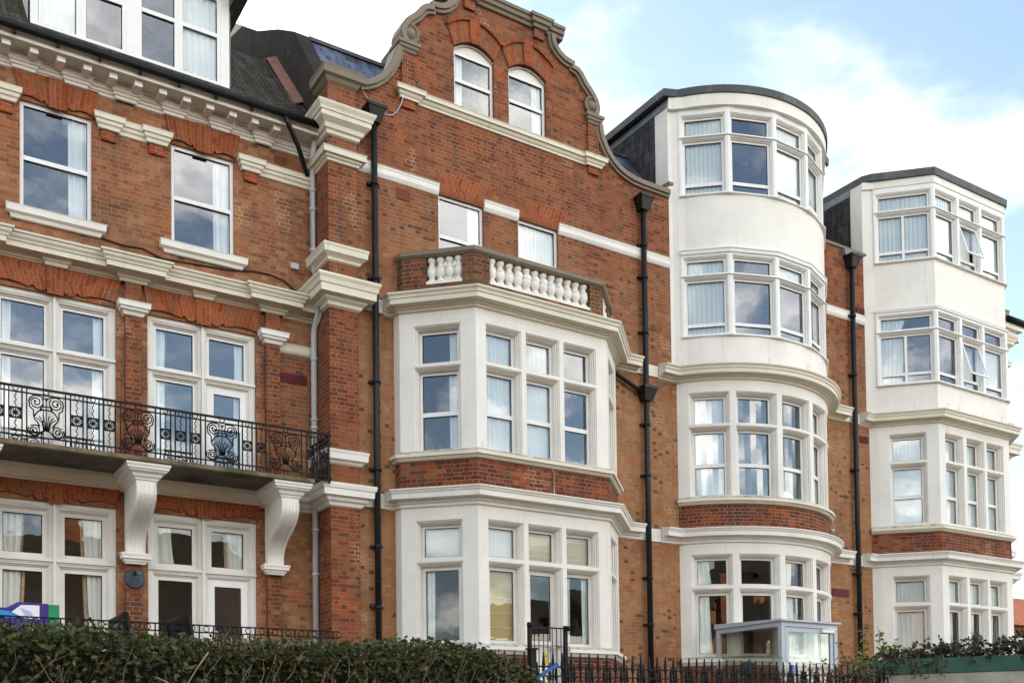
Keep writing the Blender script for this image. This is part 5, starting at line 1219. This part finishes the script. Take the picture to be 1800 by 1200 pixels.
m2.box((a, y, z0), (a + .09, y + .05, z1)); m2.box((b - .09, y, z0), (b, y + .05, z1)); m2.box((a + .091, y, z1 - .09), (b - .091, y + .05, z1)); m2.box((a + .091, y, z0), (b - .091, y + .05, z0 + .2)); dr = m2.build('door', M['alu'], gp)
m2 = MB(); m2.box((a + .091, y + .02, z0 + .201), (b - .091, y + .026, z1 - .091)); m2.build('door_pane', M['porch_glass'], dr)
m2 = MB(); m2.box((b - .38, y - .06, z1 - .075), (b - .02, y - .002, z1 - .005)); m2.box((b - .25, y - .075, z1 + .0), (b + .05, y - .04, z1 + .02)); m2.build('door_closer', M['frame'], dr)
m2 = MB(); m2.box((PX0 + .30, PY0 + .012, 2.87), (PX0 + .42, PY0 + .0185, 3.03)); sn = m2.build('access_sign', plain('blue sign vinyl', (.02, .10, .42), .4, .05), dr)
m3 = MB(); yy = PY0 + .009; cx_ = PX0 + .36; m3.lathe((cx_ - .005, yy, 3.0), [(0, .002), (.012, .002), (.012, 0)], 10, 'y'); m3.tube([(cx_ - .005, yy, 2.985), (cx_, yy, 2.945), (cx_ + .03, yy, 2.945), (cx_ + .035, yy, 2.905)], .006, 5); m3.tube([(cx_ + .032 * math.cos(t) - .005, yy, 2.92 + .032 * math.sin(t)) for t in [2.2 + .38 * i for i in range(10)]], .005, 5); m3.build('wheelchair_symbol', mwh, sn)
m2 = MB(); m2.box((PX0 + .02, PY0 - .012, 2.92), (PX0 + .085, PY0 - .001, 3.06)); it = m2.build('intercom', mwh, gp); m3 = MB(); m3.lathe((PX0 + .052, PY0 - .013, 3.0), [(0, .004), (.014, .004), (.014, 0)], 12, 'y'); m3.build('button', M['black'], it)
# green painted trough wall with ivy
def onl(t, off=0.):
    a, b = Vector((11.60, -7.85)), Vector((13.40, -10.25)); d = (b - a); n = Vector((d.y, -d.x)).normalized()
    q = a + d * t + n * off; return q
GA, GB = Vector((11.62, -7.85)), Vector((13.30, -10.20))
gd = (GB - GA).normalized(); gn = Vector((gd.y, -gd.x))
if gn.dot(Vector((0, -16.9)) - GA) < 0: gn = -gn
def gbox(mb, z0, z1, o0, o1):
    p = [GA + gn * o0, GB + gn * o0, GB + gn * o1, GA + gn * o1]; mb.hexa([P3(q, z0) for q in p] + [P3(q, z1) for q in p])
m2 = MB(); gbox(m2, 2.40, 2.60, .02, -.30); o = m2.build('planter', plain('dark green gloss paint', (.006, .085, .055), .45, .15, 4., (.012, .12, .08), (.5, .65))); tag(o, 'long dark green painted planter trough on the garden wall under ivy', 'planter')
m2 = MB(); gbox(m2, 0.004, 2.395, 0., -.28); o = m2.build('garden_wall', M['rubble']); tag(o, 'pale rendered garden wall carrying the green planter', 'wall')
# blue strap and small bag tied to the railing
m2 = MB(); st = [(6.02, -8.03, 2.24), (6.08, -8.04, 2.28), (6.15, -8.045, 2.32), (6.22, -8.04, 2.36), (6.28, -8.03, 2.375)]
for (a, b) in zip(st, st[1:]): m2.hexa([(a[0], a[1], a[2] - .022), (b[0], b[1], b[2] - .022), (b[0], b[1] + .006, b[2] - .022), (a[0], a[1] + .006, a[2] - .022), (a[0], a[1], a[2] + .02), (b[0], b[1], b[2] + .02), (b[0], b[1] + .006, b[2] + .02), (a[0], a[1] + .006, a[2] + .02)])
m2.tube([(6.28, -8.03, 2.375), (6.29, -7.98, 2.385), (6.25, -7.97, 2.36)], .012, 6)
o = m2.build('strap', plain('blue webbing', (.03, .12, .45), .7, .2, 20.)); tag(o, 'blue webbing strap tied slanting round the railing bars', 'strap')
m2 = MB(); m2.hexa([(9.06, -7.96, 2.34), (9.20, -7.96, 2.34), (9.20, -7.93, 2.34), (9.06, -7.93, 2.34), (9.10, -7.97, 2.50), (9.27, -7.97, 2.485), (9.27, -7.93, 2.485), (9.10, -7.93, 2.50)]); m2.tube([(9.13, -7.97, 2.495), (9.16, -7.99, 2.53), (9.2, -7.97, 2.49)], .006, 6)
o = m2.build('saddle_bag', plain('navy nylon', (.018, .02, .04), .6, .2)); tag(o, 'small navy bag hanging on the railing in front of the porch', 'bag')

# ================================================================= plants
LEAF = leaf_mat('privet leaves', [(.022, .032, .010), (.036, .052, .014), (.055, .076, .018), (.08, .095, .02), (.045, .06, .018), (.12, .115, .026), (.10, .07, .026)], .45)
LEAFD = leaf_mat('ivy leaves', [(.016, .028, .012), (.03, .045, .016), (.05, .065, .025), (.09, .07, .035)], .5)
LEAFB = leaf_mat('bright laurel leaves', [(.10, .13, .018), (.18, .20, .026), (.26, .26, .04), (.05, .08, .014)], .4)
LEAFR = leaf_mat('dry brown leaves', [(.12, .06, .035), (.20, .12, .07), (.09, .05, .03), (.25, .17, .11)], .8)
TWIG = plain('bare twig bark', (.20, .14, .085), .9, .3, 20.); TWIGP = plain('pale cut wood', (.30, .21, .13), .9, .2, 20.); TWIGR = plain('reddish dead twigs', (.12, .045, .03), .9, .3, 20.)
rnd = random.Random(11)
def leaf(mb, p, l, w, up=None):
    d = Vector((rnd.gauss(0, 1), rnd.gauss(0, 1), rnd.gauss(.1, .7))).normalized(); s = d.cross(Vector((rnd.gauss(0, 1), rnd.gauss(0, 1), rnd.gauss(0, 1)))).normalized(); n = d.cross(s)
    p = Vector(p); a = p; t = p + d * l + n * (-.12 * l); m = p + d * l * .48 + n * .04 * l; q1 = m + s * w - n * w * .25; q2 = m - s * w - n * w * .25
    i = len(mb.v); mb.v += [tuple(a), tuple(q1), tuple(t), tuple(q2)]; mb.f += [(i, i + 1, i + 2), (i, i + 2, i + 3)]; mb.uv += [[(0, 0)] * 3] * 2; mb.sm += [False] * 2
hd = thing('hedge', 'long clipped dark green privet hedge with bare twigs across the foreground', 'hedge', None, (2, -9.7, 1.5))
def hz(x, y):
    t = 2.335 + .02 * math.sin(x * 2.1) + .015 * math.sin(x * 5.3 + 1)
    e = (4.9 - x) / .95
    if e < 1: t -= .42 * (1 - max(e, 0)) ** 2
    c = (y + 9.7) / .52
    return t - .10 * abs(c) ** 3
mb = MB()
for _ in range(31000):
    x = rnd.uniform(-1.4, 4.9); y = rnd.uniform(-10.22, -9.2); zt = hz(x, y)
    r = rnd.random()
    if r < .45: y = -10.22 + abs(rnd.gauss(0, .09)) + .05 * math.sin(x * 3.3); z = rnd.uniform(1.55, zt)
    elif r < .85: z = zt - abs(rnd.gauss(0, .06))
    else: z = rnd.uniform(1.7, zt)
    if rnd.random() < .012: z += rnd.uniform(0, .06)
    l = rnd.uniform(.028, .056); leaf(mb, (x, y, z), l, l * rnd.uniform(.24, .34))
mb.build('foliage', LEAF, hd)
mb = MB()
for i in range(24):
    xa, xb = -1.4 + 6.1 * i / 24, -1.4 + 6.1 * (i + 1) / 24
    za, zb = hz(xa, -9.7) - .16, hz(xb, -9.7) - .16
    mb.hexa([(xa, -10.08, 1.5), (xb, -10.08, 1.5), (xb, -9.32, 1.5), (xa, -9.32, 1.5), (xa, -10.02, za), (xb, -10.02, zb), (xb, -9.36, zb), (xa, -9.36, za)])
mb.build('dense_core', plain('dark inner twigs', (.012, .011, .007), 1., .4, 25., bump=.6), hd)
mb = MB()
for _ in range(420):
    x = rnd.uniform(-1.2, 4.7); y = -10.24 + rnd.uniform(-.02, .10); z = rnd.uniform(1.6, 2.3)
    zt = hz(x, y)
    if z > zt: continue
    d = Vector((rnd.gauss(.15, .35), rnd.gauss(0, .15), 1)).normalized(); l = rnd.uniform(.08, .34); p = Vector((x, y, z))
    k = d + Vector((rnd.gauss(0, .3), 0, rnd.gauss(0, .2)))
    e = p + d * l * .5 + k * l * .5
    if e.z > zt + .03: continue
    mb.tube([p, p + d * l * .5, e], .0035, 4, r1=.002)
mb.build('twigs', TWIG, hd)
mb = MB()
for _ in range(60):
    x = 2.0 + .75 * _ / 59; y = -10.08 + rnd.uniform(-.01, .01); zt = hz(x, y); p = Vector((x, y, hz(2.4, -10.08) - .10)); d = Vector((rnd.gauss(0, .4), rnd.gauss(-.2, .3), 1)).normalized(); mb.tube([p, p + d * rnd.uniform(.06, .15)], .0045, 5, r1=.003)
mb.tube([(1.95, -10.08, hz(2.4, -10.08) - .10), (2.8, -10.08, hz(2.4, -10.08) - .10)], .008, 6); mb.build('cut_stubs', TWIGP, hd)
for pts in ([(1.93, -10.27, 2.19), (1.86, -10.27, 2.09), (1.80, -10.27, 1.99), (1.77, -10.25, 1.9)], [(1.60, -10.27, 2.02), (1.70, -10.28, 1.97), (1.80, -10.28, 1.94), (1.95, -10.28, 1.92), (2.1, -10.27, 1.84)], [(1.70, -10.28, 1.97), (1.68, -10.28, 1.92), (1.74, -10.28, 1.86)]):
    mb = MB(); mb.tube(pts, .0055, 6, r1=.004); mb.build('cut_branch', TWIGP, hd)
def stems(mb, x, y, z0, n, h, spread, r=.004, droop=0., seg=5):
    tips = []
    for _ in range(n):
        p = Vector((x + rnd.gauss(0, spread * .4), y + rnd.gauss(0, spread * .4), z0)); d = Vector((rnd.gauss(0, spread), rnd.gauss(0, spread), 1)).normalized(); l = h * rnd.uniform(.7, 1.03); pts = [p]
        for k in range(seg):
            d = (d + Vector((rnd.gauss(0, .18), rnd.gauss(0, .18), -droop * k))).normalized(); p = p + d * l / seg; pts.append(p)
        mb.tube(pts, r, 4, r1=r * .4); tips.append(pts)
    return tips
# bright shrub beside the porch
sh = thing('laurel_shrub', 'yellow green laurel shrub rising between the porch and the green planter', 'shrub', None, (13.3, -6.7, 1.5))
mw = MB(); ml = MB()
for bx, by, bh in ((12.95, -6.8, 1.3), (13.35, -6.6, 1.6), (13.7, -6.5, 1.5), (14.1, -6.7, 1.42), (14.5, -6.8, 1.3), (13.1, -6.4, 1.42), (15.0, -6.7, 1.25), (13.9, -6.9, 1.2)):
    for pts in stems(mw, bx, by, 1.5, 16, bh * 1.14, .16, .006):
        for a, b in zip(pts[1:], pts[2:]):
            for _ in range(16):
                q = a.lerp(b, rnd.random()); leaf(ml, q, rnd.uniform(.06, .10), rnd.uniform(.015, .024))
mw.build('stems', TWIG, sh); ml.build('leaves', LEAFB, sh)
# ivy over the planter
iv = thing('ivy', 'dark trailing ivy sprawling over the green planter', 'ivy', None, (12.4, -9, 2.5))
mw = MB(); ml = MB()
for _ in range(320):
    t = rnd.random() ** .8; q = GA.lerp(GB, t) - gn * rnd.uniform(-.03, .32)
    z = 2.60 + abs(rnd.gauss(0, .05 + .06 * t)) + .09 * t * rnd.random(); d = Vector((rnd.gauss(0, 1), rnd.gauss(0, 1), rnd.gauss(.2, .45))).normalized()
    pts = [Vector((q.x, q.y, z))]
    for k in range(5): d = (d + Vector((rnd.gauss(0, .3), rnd.gauss(0, .3), rnd.gauss(-.05, .25)))).normalized(); pts.append(pts[-1] + d * rnd.uniform(.03, .07))
    mw.tube(pts, .003, 4, r1=.0018)
    for a, b in zip(pts, pts[1:]):
        for _ in range(3): leaf(ml, a.lerp(b, rnd.random()), rnd.uniform(.035, .065), rnd.uniform(.013, .022))
for _ in range(60):      # trails hanging over the near end of the trough
    t = rnd.uniform(-.06, .35); q = GA + (GB - GA) * t + gn * rnd.uniform(.02, .06); p = Vector((q.x, q.y, rnd.uniform(2.45, 2.66))); d = Vector((gd.x * rnd.gauss(0, 1), gd.y * rnd.gauss(0, 1), rnd.gauss(-.5, .4))).normalized(); pts = [p]
    for k in range(4): d = (d + Vector((rnd.gauss(0, .2), rnd.gauss(0, .2), rnd.gauss(-.08, .2)))).normalized(); pts.append(pts[-1] + d * .05)
    mw.tube(pts, .003, 4)
    for a in pts: leaf(ml, a, rnd.uniform(.03, .055), rnd.uniform(.012, .02))
for _ in range(7):       # bare arching shoots
    t = rnd.uniform(.2, .95); q = GA.lerp(GB, t) - gn * .1; p = Vector((q.x, q.y, 2.66)); d = Vector((gd.x * rnd.gauss(0, .8), gd.y * rnd.gauss(0, .8), .8)).normalized(); pts = [p]
    for k in range(6): d = (d + Vector((rnd.gauss(0, .15), rnd.gauss(0, .15), -.10))).normalized(); pts.append(pts[-1] + d * .055)
    mw.tube(pts, .0025, 4)
mw.build('stems', TWIG, iv); ml.build('leaves', LEAFD, iv)
# withered climber on the railing, and a dead shrub further along it
for nm, lb, x0, x1, n, lm in (('withered_climber', 'brown withered climber tangled in the railing before the glass porch', 9.6, 11.4, 150, LEAFR), ('green_climber', 'dull green plant growing through the railing left of the withered climber', 9.1, 9.85, 60, LEAF)):
    o = thing(nm, lb, 'plant', None, ((x0 + x1) / 2, -8.1, 1.5)); mw = MB(); ml = MB()
    for _ in range(n):
        x = rnd.uniform(x0, x1); p = Vector((x, -8.05 + rnd.gauss(0, .08), rnd.uniform(2.05, 2.46 if lm is LEAFR else 2.40))); d = Vector((rnd.gauss(0, 1), rnd.gauss(0, .5), rnd.gauss(.3, .5))).normalized(); pts = [p]
        for k in range(6): d = (d + Vector((rnd.gauss(0, .3), rnd.gauss(0, .25), rnd.gauss(-.12, .2)))).normalized(); pts.append(pts[-1] + d * rnd.uniform(.03, .06))
        mw.tube(pts, .003, 4, r1=.0018)
        for a in pts[1:]:
            if rnd.random() < .8: leaf(ml, a, rnd.uniform(.02, .045), rnd.uniform(.007, .014))
    mw.build('stems', TWIG if lm is LEAFR else TWIGR, o); ml.build('leaves', lm, o)
o = thing('dead_shrub', 'leafless reddish brown shrub behind the railing under the angled bay', 'shrub', None, (7.05, -7.6, 1.5)); mw = MB()
stems(mw, 7.0, -7.6, 1.7, 80, .78, .28, .004); stems(mw, 7.25, -7.7, 1.7, 30, .6, .3, .004)
mw.build('twigs', TWIGR, o)
o = thing('bare_sapling', 'thin bare saplings standing in front of the porch door', 'shrub', None, (12.2, -6.4, 1.5)); mw = MB(); ml = MB()
for pts in stems(mw, 12.35, -6.2, 1.5, 5, 1.55, .10, .005):
    for a in pts[2:]:
        if rnd.random() < .35: leaf(ml, a, .04, .009)
mw.build('stems', TWIG, o); ml.build('leaves', LEAFB, o)
dt = thing('dark_bush', 'dark leafy bush at the far right edge beside the white bay', 'shrub', None, (22.5, -3.6, 1.9)); mw = MB(); ml = MB()
for bx, by in ((22.9, -4.4), (23.3, -4.2), (23.6, -4.6)):
    for pts in stems(mw, bx, by, 1.9, 10, 2.25, .12, .008):
        for a, b in zip(pts[1:], pts[2:]):
            for _ in range(14): leaf(ml, a.lerp(b, rnd.random()) + Vector((rnd.gauss(0, .08), rnd.gauss(0, .08), rnd.gauss(0, .08))), rnd.uniform(.07, .12), rnd.uniform(.02, .03))
mw.build('stems', TWIG, dt); ml.build('leaves', LEAFD, dt)

# ================================================================= sky, sun, camera
SUN = Vector((-.15, .94, .265)).normalized()
w = bpy.data.worlds.new('World'); S.world = w; w.use_nodes = True; nt = w.node_tree; g = NG(nt)
bg = nt.nodes['Background']
sky = g.n('ShaderNodeTexSky', sky_type='NISHITA'); sky.sun_disc = False
sky.sun_elevation = math.asin(SUN.z); sky.sun_rotation = math.atan2(SUN.x, SUN.y); sky.air_density = 1.; sky.dust_density = 1.2; sky.ozone_density = 1.
tc = g.n('ShaderNodeTexCoord').outputs['Generated']
nv = g.n('ShaderNodeVectorMath', operation='NORMALIZE'); g.lk(tc, nv.inputs[0]); dv = nv.outputs[0]
s = g.xyz(dv)
den = g.m('ADD', g.m('MAXIMUM', s[2], 0.), .22)
cv = g.comb(g.m('DIVIDE', s[0], den), g.m('DIVIDE', s[1], den), 0.)
c1 = g.noise(cv, 2.1, 8, .56, dist=.3); c2 = g.noise(cv, 6., 6, .6)
dp = g.n('ShaderNodeVectorMath', operation='DOT_PRODUCT'); g.lk(dv, dp.inputs[0]); dp.inputs[1].default_value = SUN
dt_ = dp.outputs['Value']
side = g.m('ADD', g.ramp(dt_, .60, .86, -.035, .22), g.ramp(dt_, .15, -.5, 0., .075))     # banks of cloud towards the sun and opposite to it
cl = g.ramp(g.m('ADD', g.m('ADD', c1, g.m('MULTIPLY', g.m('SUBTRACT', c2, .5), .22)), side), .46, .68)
lit = g.ramp(dt_, .25, -.45)                                     # sunlit clouds out of view, brightened to light the facade
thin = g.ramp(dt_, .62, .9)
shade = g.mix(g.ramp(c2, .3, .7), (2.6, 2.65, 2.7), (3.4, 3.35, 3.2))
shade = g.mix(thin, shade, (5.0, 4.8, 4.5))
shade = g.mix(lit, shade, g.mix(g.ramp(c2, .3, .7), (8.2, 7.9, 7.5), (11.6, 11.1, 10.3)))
hs_ = g.n('ShaderNodeHueSaturation'); hs_.inputs['Saturation'].default_value = .95; hs_.inputs['Value'].default_value = .71; g.lk(sky.outputs[0], hs_.inputs['Color'])
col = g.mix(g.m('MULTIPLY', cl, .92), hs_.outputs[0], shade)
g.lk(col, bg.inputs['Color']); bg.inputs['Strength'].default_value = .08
sl = bpy.data.lights.new('sun', 'SUN'); sl.energy = 3.0; sl.angle = math.radians(.6); sl.color = (1, .90, .76)
so = bpy.data.objects.new('sun', sl); C.objects.link(so); so.rotation_euler = SUN.to_track_quat('Z', 'Y').to_euler()

cam = bpy.data.cameras.new('camera'); co = bpy.data.objects.new('camera', cam); C.objects.link(co)
ya, pi_, ro_ = 5.68606778e-01, 2.92491700e-02, -1.33279006e-02
Bm = Matrix(((1, 0, 0), (0, 0, -1), (0, 1, 0)))
c_, s_ = math.cos, math.sin
Ry = Matrix(((c_(ya), -s_(ya), 0), (s_(ya), c_(ya), 0), (0, 0, 1)))
Rx = Matrix(((1, 0, 0), (0, c_(pi_), s_(pi_)), (0, -s_(pi_), c_(pi_))))
Rz = Matrix(((c_(ro_), -s_(ro_), 0), (s_(ro_), c_(ro_), 0), (0, 0, 1)))
R = Rz @ Rx @ Bm @ Ry
mw_ = Matrix((( R[0][0], -R[1][0], -R[2][0], 0.), (R[0][1], -R[1][1], -R[2][1], -16.942), (R[0][2], -R[1][2], -R[2][2], 1.6), (0, 0, 0, 1)))
co.matrix_world = mw_
cam.sensor_width = 36.; cam.sensor_fit = 'HORIZONTAL'; cam.lens = 1806.46 / 1800 * 36; cam.shift_y = (1245.02 - 600) / 1800; cam.clip_start = .1; cam.clip_end = 3000
S.camera = co
S.view_settings.view_transform = 'Standard'; S.view_settings.look = 'None'; S.view_settings.gamma = 1; S.view_settings.exposure = 2.84
S.cycles.max_bounces = 10; S.cycles.transparent_max_bounces = 16; S.cycles.caustics_reflective = False; S.cycles.caustics_refractive = False

# children keep world coordinates: undo the offset of each thing's Empty
for o in C.objects:
    if o.type == 'EMPTY' and o.parent is None:
        for ch in o.children: ch.matrix_parent_inverse = Matrix.Translation(-Vector(o.location))
